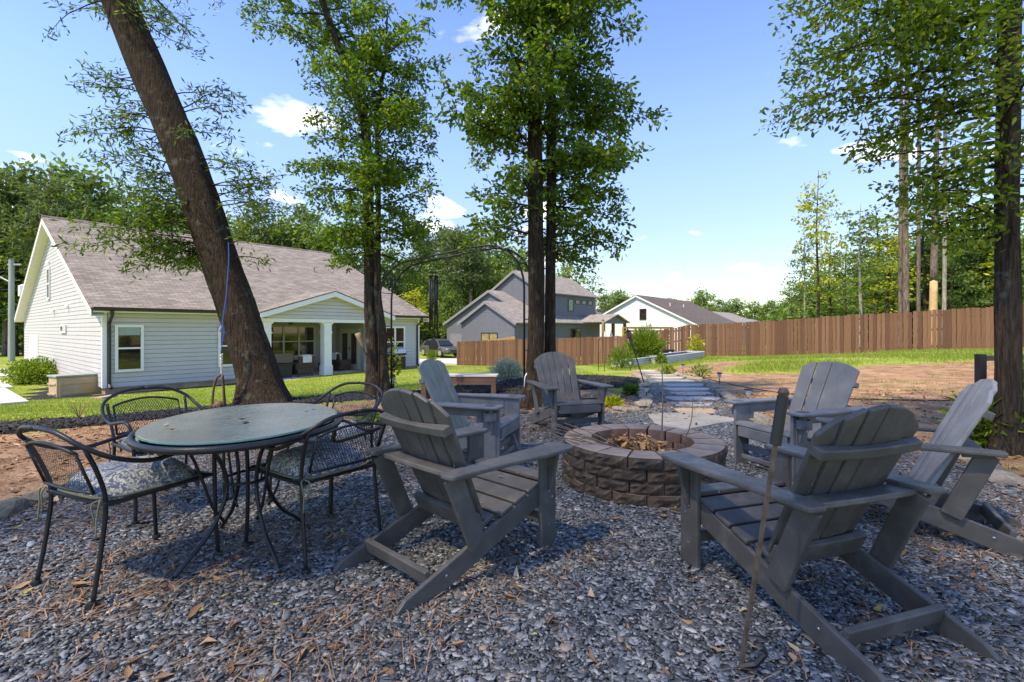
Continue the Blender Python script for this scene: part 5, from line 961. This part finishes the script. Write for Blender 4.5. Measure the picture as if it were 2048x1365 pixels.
# ---- leaning oak
b0 = GT(531, 812); pa = pathpx([(531, 815), (516, 745), (492, 670), (468, 600), (432, 500), (398, 400), (363, 300), (322, 200), (280, 100), (238, 0)], b0.y); pa[0].z = b0.z - .1
pa += [pa[-1] + Vector((-.6, .1, 1.3)), pa[-1] + Vector((-.9, .2, 3.4))]
tr1 = thing('oak_tree', 'thick leaning oak trunk with sprays of narrow leaves', 'tree', (0, 0, 0)); trunktube(pa, [.40, .335, .32, .315, .31, .305, .30, .29, .28, .27, .24, .18], .5, 26, 1).build('trunk', BARK1, tr1, smooth=True)
c = Crown(11); g = c.g
for i in range(44):                                                      # epicormic sprays on the left of the trunk, fewer on the right
    left = i % 3 != 0; z = g.uniform(2.5, 6.4) if left else g.uniform(2.4, 5.6); p = at_z(pa, z); L_ = g.uniform(.8, 2.1) * (1 if z < 5 else .6) if left else g.uniform(.6, 1.35)
    c.branch(p + Vector((-.25 if left else .25, 0, 0)), (-1 if left else 1, g.gauss(0, .5), g.uniform(-.05, .55)), L_, .014, .35, .11, 11, .32, .06, .25)
for i in range(18): p = at_z(pa, g.uniform(2.4, 3.7)); c.branch(p + Vector((-.2, 0, 0)), (-1, g.gauss(0, .6), g.uniform(-.2, .35)), g.uniform(.7, 1.5), .012, .4, .09, 12, .32, .06, .15)
for i in range(12): p = at_z(pa, g.uniform(6.6, 7.6)); c.branch(p, (g.uniform(-1, 1), g.gauss(0, .6), g.uniform(-.2, .3)), g.uniform(.9, 1.9), .016, .35, .12, 8, .3)
for i in range(34): p = at_z(pa, g.uniform(8.2, 11)); a = g.uniform(0, 6.28); c.branch(p, (math.cos(a), math.sin(a), g.uniform(.1, .8)), g.uniform(1.6, 3.6), .05, .3, .16, 9, .5, .09)
c.build(tr1, BARK1, LWIL, .13, .030)
# ---- forked pair by the porch view
b1 = GT(757, 800); pb = pathpx([(748, 803), (746, 700), (741, 620), (739, 530), (736, 400), (731, 246), (706, 164), (673, 82), (644, 0)], b1.y); pb[0].z = b1.z - .08; pb += [pb[-1] + Vector((-.5, .1, 1.5)), pb[-1] + Vector((-.8, .1, 3.5))]
ps = pathpx([(769, 806), (766, 720), (764, 660), (756, 600), (755, 533), (757, 440), (757, 350), (752, 250), (770, 120), (775, 20)], b1.y - .12); ps[0].z = b1.z - .08
def place_crown(seed, path, z0, z1, n, reach, yl, leaf, bark, tree, L, W, bias=0, dens=.08, lv=21, wide=.62, tw=.34):
    c = Crown(seed); g = c.g
    for i in range(n):
        z = z0 + (z1 - z0) * (i + g.random()) / n; p = at_z(path, z); a = g.uniform(0, 6.28); d_ = Vector((math.cos(a) + bias, math.sin(a) * yl, g.uniform(-.12, .5))); c.branch(p, d_, reach(z, d_.x) * g.uniform(.65, 1.15), .02, .3, dens, lv, tw, .055, .12)
    c.build(tree, bark, leaf, L, W, wide); return c
t2 = thing('oak_tree', 'larger stem of the forked oak pair in front of the porch', 'tree', (0, 0, 0)); trunktube(pb, [.155, .122, .115, .105, .10, .09, .08, .07, .06, .05, .03], .5, 20, 2).build('trunk', BARK2, t2, smooth=True)
place_crown(21, pb, 2.75, 10.5, 74, lambda z, x: (1.0 if z < 3.4 else 1.45 if z < 6 else 1.75), .9, LOAK, BARK2, t2, .096, .042)
t3 = thing('oak_tree', 'slimmer kinked stem of the forked oak pair in front of the porch', 'tree', (0, 0, 0)); trunktube(ps, [.12, .085, .08, .068, .06, .05, .045, .035, .025, .015], .5, 16, 3).build('trunk', BARK2, t3, smooth=True)
place_crown(22, ps, 2.55, 6.6, 34, lambda z, x: 1.25 if x > 0 else .8, .9, LOAK, BARK2, t3, .096, .042, .3)
# ---- twin trunks in the middle
b2_ = GT(1066, 816); pc = pathpx([(1068, 820), (1072, 700), (1073, 560), (1070, 400), (1068, 200), (1066, 0)], b2_.y); pc[0].z = b2_.z - .1; pc += [pc[-1] + Vector((.05, 0, 2)), pc[-1] + Vector((.1, 0, 4.2))]
pd_ = pathpx([(1094, 812), (1100, 700), (1101, 560), (1103, 400), (1104, 260), (1098, 150), (1085, 60), (1076, 0)], b2_.y + .18); pd_[0].z = b2_.z - .1; pd_ += [pd_[-1] + Vector((-.3, .1, 2))]
t4 = thing('oak_tree', 'thicker left stem of the twin oaks behind the facing chair', 'tree', (0, 0, 0)); trunktube(pc, [.18, .13, .122, .118, .11, .10, .08, .05], .6, 20, 4).build('trunk', BARK1, t4, smooth=True)
def rc(z, x):
    if z < 2.9: return 1.0
    if z < 4.6: return 1.55 if x < 0 else 1.35
    return 1.55
place_crown(31, pc, 2.55, 9.6, 64, rc, .9, LOAK, BARK1, t4, .10, .045)
t5 = thing('oak_tree', 'thinner right stem of the twin oaks behind the facing chair', 'tree', (0, 0, 0)); trunktube(pd_, [.125, .088, .082, .08, .076, .07, .065, .055, .04], .5, 16, 5).build('trunk', BARK1, t5, smooth=True)
place_crown(32, pd_, 2.45, 7.6, 44, lambda z, x: (1.25 if z < 3.3 else 1.75 if 4 < z < 5.2 else 1.4), .9, LOAK, BARK1, t5, .10, .045, .35)
# ---- single trunk on the right
b3 = GT(2014, 908); pe = pathpx([(2016, 915), (2016, 800), (2014, 600), (2013, 400), (2018, 200), (2020, 0)], b3.y); pe[0].z = b3.z - .08; pe += [pe[-1] + Vector((.05, 0, 2)), pe[-1] + Vector((0, 0, 4))]
t6 = thing('oak_tree', 'single straight oak trunk with broad leafy limbs beside the railing', 'tree', (0, 0, 0)); trunktube(pe, [.128, .10, .095, .092, .09, .085, .075, .05], .55, 20, 6).build('trunk', BARK2, t6, smooth=True)
c = Crown(41); g = c.g
for i in range(62):
    z = 2.1 + 4.6 * (i + g.random()) / 62; p = at_z(pe, z); left = g.random() < .72; L_ = min(2.15, .5 + .8 * (z - 2.1)) * g.uniform(.65, 1.1)
    c.branch(p, ((-1 if left else 1), g.gauss(.1, .6), g.uniform(-.1, .35) if z > 2.5 else g.uniform(.0, .3)), L_, .02, .22, .075, 18, .36, .06, .1)
for i in range(24): z = g.uniform(6.6, 9); p = at_z(pe, z); a = g.uniform(0, 6.28); c.branch(p, (math.cos(a), math.sin(a), .4), g.uniform(1.2, 2.6), .03, .2, .16, 8, .4)
LOAL = leafmat('light_oak_leaf', [(0, (.05, .10, .012)), (.45, (.10, .175, .02)), (.8, (.17, .245, .03)), (1, (.27, .30, .05))], .55)
c.build(t6, BARK2, LOAL, .082, .036, .66)
# ---- clumped crowns for everything farther off and for the unseen oaks added behind the viewpoint for shade
def clumps(seed, nc, per, env, csz, size, flat=.7):
    g = np.random.default_rng(seed); C = []
    while len(C) < nc:
        p = g.uniform(-1, 1, 3)
        if np.linalg.norm(p) < 1 and np.linalg.norm(p) > .25: C.append(env(p))
    C = np.array(C); P = np.repeat(C, per, 0) + g.normal(size=(nc * per, 3)) * np.array([csz, csz, csz * flat]); Dr = g.normal(size=P.shape) + np.array([0, 0, -.2]); n = len(P); return P, Dr, g.uniform(.6, 1.3, n) * size, g
def shade_oak(label, base, top, cen, rad, seed):
    t_ = thing('oak_tree', label, 'tree', (0, 0, 0)); pth = [Vector((*base, H(*base) - .1)), Vector((*base, 8)), Vector((base[0] * .6 + cen[0] * .4, base[1] * .6 + cen[1] * .4, cen[2] - 4)), Vector(cen)]; trunktube(pth, [.34, .28, .22, .1], .4, 16, seed).build('trunk', BARK1, t_, smooth=True)
    g = random.Random(seed); mb = MB()
    for i in range(16): a = g.uniform(0, 6.28); p = pth[2].lerp(pth[3], g.random()); mb.tube([p, p + Vector((math.cos(a) * rad[0] * .5, math.sin(a) * rad[1] * .5, .6)), p + Vector((math.cos(a) * rad[0] * .9, math.sin(a) * rad[1] * .9, .8))], [.07, .04, .01], 5)
    mb.build('branches', BARK1, t_); P, Dr, L, q = clumps(seed, 180, 34, lambda p: np.array(cen) + p * np.array(rad), 1.0, .20); link(bpy.data.objects.new('crown', leafmesh('crown', P, Dr, L, L * .5, LOAK, q)), t_)
shade_oak('tall unseen oak added behind the viewpoint to shade the iron dining set', (-14, -5), 12, (-12.6, -4.6, 22), (4.6, 4.6, 2.0), 61); shade_oak('tall unseen oak added behind the viewpoint to shade the fire pit', (-8, -6), 12, (-7.6, -4.4, 22), (4.6, 4.8, 2.0), 62)
def proto(seed, kind):
    g = random.Random(seed); e = empty('woodland_tree'); h = 14.0
    if kind == 'broad':
        trunktube([(0, 0, -.3), (.1, 0, 4), (.2, .1, 9), (.1, 0, 12.5)], [.28, .2, .12, .03], .3, 8, seed).build('trunk', BARK2, e, smooth=True)
        P, Dr, L, q = clumps(seed, 90, 55, lambda p: np.array([p[0] * (2.9 - .9 * max(p[2], 0)), p[1] * (2.9 - .9 * max(p[2], 0)), 8.2 + p[2] * 5.8]), .55, .46); mm_ = (LBG, LBD, LBG, LBR)[seed % 4]; W = L * .55
    elif kind == 'pine':
        trunktube([(0, 0, -.3), (.05, 0, 5), (0, .1, 10), (.1, 0, 14)], [.24, .19, .13, .03], .2, 8, seed).build('trunk', (BARKP, BARKG)[seed % 2], e, smooth=True)
        P, Dr, L, q = clumps(seed, 60, 60, lambda p: np.array([p[0] * (2.3 - 1.1 * max(p[2], -.3)), p[1] * (2.3 - 1.1 * max(p[2], -.3)), 10.0 + p[2] * 4.2]), .46, .5, .5); mm_ = LPIN; W = L * .28
    elif kind == 'tall':                                                # tall pine, bare but for its top
        trunktube([(0, 0, -.3), (.05, 0, 5), (0, .1, 10), (.1, 0, 14)], [.115, .10, .075, .02], .15, 10, seed).build('trunk', (BARKP, BARKG)[seed % 2], e, smooth=True)
        P, Dr, L, q = clumps(seed, 34, 50, lambda p: np.array([p[0] * 1.2, p[1] * 1.2, 12.4 + p[2] * 1.7]), .25, .28, .5); mm_ = LPIN; W = L * .28
    else:                                                               # thin open sapling
        trunktube([(0, 0, -.3), (.1, 0, 4), (-.05, .1, 9), (.1, 0, 13.6)], [.13, .10, .06, .015], .2, 8, seed).build('trunk', BARKG if seed % 2 else BARK2, e, smooth=True)
        P, Dr, L, q = clumps(seed, 62, 20, lambda p: np.array([p[0] * (1.6 - .7 * max(p[2], -.4)), p[1] * (1.6 - .7 * max(p[2], -.4)), 8.6 + p[2] * 5.2]), .30, .30, .35); mm_ = (LBG, LBD)[seed % 2]; W = L * .5
        mb = MB()
        for i in range(22): z = g.uniform(3.5, 12.5); a = g.uniform(0, 6.28); l = 1.5 * (1 - (z - 3) / 12) + .3; mb.tube([(0, 0, z), (math.cos(a) * l, math.sin(a) * l, z + .5)], [.03, .006], 4)
        mb.build('branches', BARK2, e)
    link(bpy.data.objects.new('crown', leafmesh('crown', P, Dr, L, W, mm_, q)), e); return e
PRO = {k: [proto(s0 + i, kd) for i in range(n)] for k, kd, s0, n in (('b', 'broad', 100, 5), ('p', 'pine', 120, 3), ('s', 'sap', 140, 3), ('t', 'tall', 160, 2))}
used = set(); NAMES = {'t': 'pine_tree', 'b': 'woodland_tree', 'p': 'pine_tree', 's': 'thin_tree'}
def plant_tree(px, ty, d, k, label, group=None, i=None, wide=1.0):
    pr_ = PRO[k][random.randrange(len(PRO[k])) if i is None else i]; o = pr_ if id(pr_) not in used else copy_tree(pr_); used.add(id(pr_)); o.name = NAMES[k]
    x = (px - HX) / F * d; z = H(x, d); top = CH - (ty - HY) / F * d; s = (top - z) / 14.0; o.location = (x, d, z); o.rotation_euler = (0, 0, random.uniform(0, 6.28)); o.scale = (s * wide, s * wide, s); tag(o, label, 'tree', group); return o
A1 = 'tall leafy tree in the wood behind the pale grey house'; A2 = 'tall pine in the wood behind the pale grey house'; gA = 'wood behind the pale house'
for px, ty, d, k in ((-50, 325, 50, 'b'), (12, 345, 50, 'p'), (55, 336, 54, 'b'), (100, 350, 48, 'p'), (140, 335, 56, 'b'), (190, 350, 52, 'b'), (238, 385, 54, 'b'), (285, 412, 55, 'b'), (335, 425, 58, 'b'), (385, 405, 55, 'b'), (430, 428, 60, 'b'), (470, 440, 55, 'b'), (515, 405, 56, 'p'), (560, 428, 58, 'b'), (602, 412, 60, 'b'), (645, 442, 58, 'b'), (690, 468, 60, 'b'), (735, 476, 62, 'b'), (30, 420, 50, 'b'), (-15, 440, 50, 'b')):
    plant_tree(px, ty, d, k, A1 if k == 'b' else A2, gA)
B1 = 'leafy tree in the wood behind the slate blue house'; B2 = 'pale trunked pine in the wood behind the slate blue house'; gB = 'wood behind the slate blue house'
for px, ty, d, k in ((785, 500, 66, 'b'), (820, 520, 72, 'b'), (848, 462, 70, 'p'), (885, 446, 72, 'p'), (912, 450, 64, 'p'), (940, 455, 66, 'p'), (975, 470, 76, 'b'), (1010, 490, 78, 'b'), (1045, 496, 80, 'b'), (870, 520, 66, 'b'), (960, 500, 70, 'b'), (1000, 520, 72, 'b'), (900, 560, 62, 'b')): plant_tree(px, ty, d, k, B1 if k == 'b' else B2, gB)
y1 = plant_tree(830, 560, 50, 's', 'young yellow green tree beside the parked car', i=0, wide=2.0); [setattr(ch.data, 'name', 'crown') for ch in y1.children]
for ch in y1.children:
    if ch.name.startswith('crown'): ch.data = ch.data.copy(); ch.data.materials[0] = LYEL
plant_tree(1138, 528, 78, 'b', 'bright green tree rising behind the upper storey of the slate blue house', i=3, wide=1.1)
plant_tree(1186, 540, 84, 's', 'tall open crowned tree right of the slate blue house roof', i=1, wide=1.5)
C1 = 'distant leafy tree beyond the roofs of the white and grey houses'; gC = 'far trees beyond the roofs'
for px, ty, d in ((1160, 585, 90), (1212, 592, 95), (1238, 580, 98), (1250, 588, 100), (1305, 600, 120), (1340, 598, 125), (1372, 604, 125), (1402, 580, 105), (1440, 600, 130), (1472, 596, 140), (1508, 602, 150), (1540, 600, 140), (1570, 606, 130), (1425, 608, 120)): plant_tree(px, ty, d, 'b', C1, gC, wide=1.4)
E1 = 'leafy tree in the thicket beyond the brown fence'; gE = 'thicket beyond the fence'
for px, ty, d in ((1600, 565, 56), (1640, 545, 58), (1682, 555, 60), (1722, 530, 56), (1765, 500, 54), (1805, 495, 52), (1870, 470, 50), (1890, 505, 47), (1590, 600, 62), (1628, 588, 56), (1665, 596, 50), (1702, 590, 54), (1745, 520, 48), (1778, 535, 50), (1835, 510, 46), (1850, 480, 44), (1905, 460, 44), (1930, 500, 40), (1962, 470, 42), (2000, 470, 40), (2045, 480, 38), (2090, 440, 38)): plant_tree(px, ty, d, 'b', E1, gE)
plant_tree(1608, 455, 38, 's', 'short dark sapling with open crown above the fence', i=1); plant_tree(1636, 330, 40, 's', 'tallest slender sapling with two tone leaves above the fence', i=0); plant_tree(1722, 395, 36, 's', 'slanting dark sapling between the tall sapling and pine trunks', i=1, wide=1.4); [plant_tree(px, ty, d, 's', E1, gE, i=i_, wide=1.5) for px, ty, d, i_ in ((1690, 480, 40, 2), (1660, 470, 44, 0), (1755, 400, 42, 2), (1775, 440, 40, 0), (1850, 370, 42, 2), (1925, 380, 41, 0), (1965, 400, 40, 2), (2000, 360, 42, 0), (1580, 560, 48, 2))]; plant_tree(1905, 430, 38, 's', E1, gE, i=2)
for px, ty, d, lb in ((1800, -170, 35, 'straight grey pine trunk of the pair beyond the fence'), (1813, -260, 33, 'thicker straight pine trunk of the pair beyond the fence'), (1836, -120, 34, 'leaning slim pine trunk next to the pair beyond the fence'), (1888, -140, 36, 'pale slim pine trunk right of the stripped trunk')): plant_tree(px, ty, d, 't', lb, i=0 if px < 1850 else 1, wide=.55 if px != 1813 else .68)
sn = D(1866, 618, 33); sn.z = H(sn.x, sn.y); dt = thing('dead_tree', 'dead pine trunk with a stripped orange lower section beyond the fence', 'tree', sn)
trunktube([(0, 0, -.3), (.05, 0, 4.6)], [.25, .21], .1, 12, 8).build('stripped_trunk', mat('stripped_wood', (.55, .36, .18), .8, .2, 3), dt, smooth=True); trunktube([(.05, 0, 4.58), (.16, 0, 9), (.3, 0, 16)], [.215, .17, .1], 0, 12, 9).build('trunk', BARKP, dt, smooth=True)
for i in range(6): a = random.uniform(0, 6.28); z = 8 + i * .9; MB().tube([(.35, 0, z), (.35 + math.cos(a) * .9, math.sin(a) * .9, z + .3)], [.05, .01], 5).build('dead_branch', BARKP, dt)
def mass(name, label, px0, px1, d0, d1, z1, n, size, m, seed):
    g = np.random.default_rng(seed); d = g.uniform(d0, d1, n); x = (g.uniform(px0, px1, n) - HX) / F * d; hh = z1 * (.65 + .35 * np.sin(x * .21 + d * .13) * np.sin(x * .083 + 1.3)); z = HZn(x, d) + hh * g.random(n) ** .8
    tag(link(bpy.data.objects.new(name, leafmesh(name, np.stack([x, d, z], 1), g.normal(size=(n, 3)), g.uniform(.6, 1.3, n) * size, g.uniform(.4, .8, n) * size, m, g))), label, 'woodland', kind='stuff')
mass('undergrowth', 'dark undergrowth of the wood behind the pale grey house', -160, 780, 56, 66, 9.5, 26000, .7, LBD, 1); mass('undergrowth', 'dense undergrowth of the wood behind the slate blue house', 760, 1120, 76, 90, 12, 18000, .8, LBD, 2); mass('undergrowth', 'green undergrowth of the thicket beyond the brown fence', 1540, 2200, 44, 62, 5.5, 24000, .55, LBG, 3); mass('distant_woodland', 'distant line of woodland beyond all the houses', -300, 2500, 150, 190, 10.5, 34000, 1.5, LBD, 4)
# ---- shrubs and small plants
def bush(name, label, p, rx, ry, rz, n, L, W, m, up=0, lift=.0, stems=5):
    o = thing(name, label, 'shrub' if 'shrub' in name else 'plant', p); g = np.random.default_rng(int(abs(p[0]) * 1000) % 9999); q = g.normal(size=(n, 3)); q /= np.linalg.norm(q, axis=1, keepdims=True); r_ = g.random((n, 1)) ** .45; bl = 1 + .25 * np.sin(q[:, :1] * 5 + 1) * np.cos(q[:, 1:2] * 6) + .15 * np.sin(q[:, 2:] * 9)
    P = q * r_ * bl * np.array([rx, ry, rz]) + np.array([0, 0, rz * .9 + lift]); P[:, 2] = np.maximum(P[:, 2], .02); Dr = q + g.normal(size=(n, 3)) * .6 + np.array([0, 0, up])
    link(bpy.data.objects.new('foliage', leafmesh('foliage', P, Dr, g.uniform(.6, 1.3, n) * L, g.uniform(.7, 1.2, n) * W, m, g)), o); mb = MB()
    for k in range(stems): a = k * 6.28 / stems; mb.tube([(0, 0, -.05), (math.cos(a) * rx * .3, math.sin(a) * ry * .3, rz), (math.cos(a) * rx * .6, math.sin(a) * ry * .6, rz * 1.4 + lift)], [.02, .012, .004], 5)
    mb.build('stems', BARK2, o); return o
bush('round_shrub', 'rounded bright green shrub by the corner of the pale house', GT(72, 768), 1.05, .9, .55, 5200, .12, .06, LBR); bush('round_shrub', 'dark leaved bush behind the tan storage box', GT(150, 762), .5, .4, .5, 900, .1, .05, leafmat('burgundy_leaf', [(0, (.03, .02, .02)), (1, (.2, .17, .15))]))
bush('feathery_shrub', 'tall feathery green shrub behind the corrugated planter', GT(1290, 730), .72, .55, .8, 4800, .26, .035, LBR, .9); bush('feathery_shrub', 'low grassy clump at the end of the stone path', GT(1243, 738), .5, .4, .4, 1600, .24, .02, LBR, 1); bush('small_shrub', 'yellow green shrub between the two corrugated planters', GT(1322, 730), .2, .2, .24, 700, .12, .04, LBR, .4); bush('small_shrub', 'small yellow leaved tree behind the longer planter', GT(1392, 716), .4, .35, .55, 700, .12, .06, LYEL, 0, .15)
bush('silver_shrub', 'pale silvery feathery shrub above the tan rocks', GT(1015, 765), .36, .3, .25, 1800, .15, .02, LSIL, .8); bush('small_shrub', 'young conical shrub on the lawn below the wind chime', GT(863, 724), .42, .42, .62, 1800, .1, .05, LBR)
for lb, px, py, s in (('low flowering plant below the left house window', 302, 778, .3), ('pink topped flowering plant beside the house wall', 368, 773, .36), ('small plant at the wall behind the hanging harness', 437, 768, .3)): bush('flower_plant', lb, GT(px, py), s, s * .8, s * .9, 500, .1, .05, LOAK)
for lb, px, py, s, m in (('small bright weed by the mossy stones', 735, 850, .14, LBR), ('pale green ground plant behind the mossy stones', 815, 838, .22, LBR), ('yellow green seedling in the soil beside the facing chair', 1226, 815, .10, LYEL), ('green weed clump beside the stone path on the soil', 1336, 750, .2, LBR), ('tuft of long grass on the soil past the path', 1400, 757, .3, LBR), ('small weed at the foot of the mulch mound', 1262, 790, .12, LWIL)): bush('weed', lb, GT(px, py), s, s, s * .6, 260, .11, .035, m, .5, 0, 3)
yv = GT(786, 790); bush('climbing_plant', 'thin yellow green vine climbing the arch post by the forked trunk', yv, .12, .12, .55, 160, .1, .05, LYEL, 0, .1)
for lb, px, py, s, h_ in (('leafy green perennial between the lit back chair and the trunk', 1978, 898, .27, .4), ('lush long leaved plant right of the single trunk', 2062, 905, .27, .4), ('tall leafy shrub at the railing behind the single trunk', 2085, 840, .32, .6)): bush('leafy_plant', lb, GT(px, py), s, s * .8, h_ * .6, 900, .17, .04, LBR, .5)
tw_ = GT(158, 838); tt = thing('twiggy_plant', 'bare twiggy seedling at the mulch edge', 'plant', tw_)
for k in range(9): a = k * .7; MB().tube([(0, 0, 0), (.06 * math.cos(a), .06 * math.sin(a), .14), (.13 * math.cos(a), .13 * math.sin(a), .24 + .02 * (k % 3))], [.006, .004, .002], 4).build('twig', mat('reddish_twig', (.25, .13, .09), .8), tt)
pc_ = GT(1990, 938); pn = thing('pine_cone', 'brown pine cone on the litter under the single trunk', 'pine cone', (pc_.x, pc_.y, pc_.z + .03)); mb = MB()
for k in range(60): a = k * 2.4; z = -.04 + .085 * k / 60; r_ = .036 * math.sin(math.pi * (k + 6) / 70); mb.box((math.cos(a) * r_, math.sin(a) * r_, z), (.016, .016, .006), Matrix.Rotation(a, 3, 'Z') @ Matrix.Rotation(.5, 3, 'Y'))
mb.build('scales', mat('cone_scale', (.10, .06, .04), .8, .3), pn)
# ================================================================ last small things
pts = []
for o in [q for q in COL.objects if q.name.startswith('adirondack_chair')]:
    mw = Matrix.Translation(o.location) @ o.rotation_euler.to_matrix().to_4x4()
    for _ in range(5):
        y = random.uniform(-.02, .3); pts.append(mw @ Vector((random.uniform(-.22, .22), y, .398 - (.345 - y) * .31)))
    pts.append(mw @ Vector((random.choice((-.34, .34)), random.uniform(-.2, .3), .571)))
for _ in range(9): a = random.uniform(0, 6.28); r_ = random.uniform(.1, .42); pts.append(Vector((TC.x + r_ * math.cos(a), TC.y + r_ * math.sin(a), .735)))
A = np.array([tuple(p) for p in pts]); V, S, L = dryleaves(A[:, 0], A[:, 1], A[:, 2] + .002, lambda n: rng.uniform(.02, .055, n), .12)
tag(link(bpy.data.objects.new('fallen_leaves', npmesh('fallen_leaves', V, S, L, dl))), 'few small dry leaves lying on the chair seats and table', 'leaves', kind='stuff')
for o in COL.objects:                                                   # leaves and twigs nobody could pick apart
    if o.parent is not None and o.name.split('.')[0] in ('crown', 'branches', 'foliage', 'stems', 'scales'): o['kind'] = 'stuff'
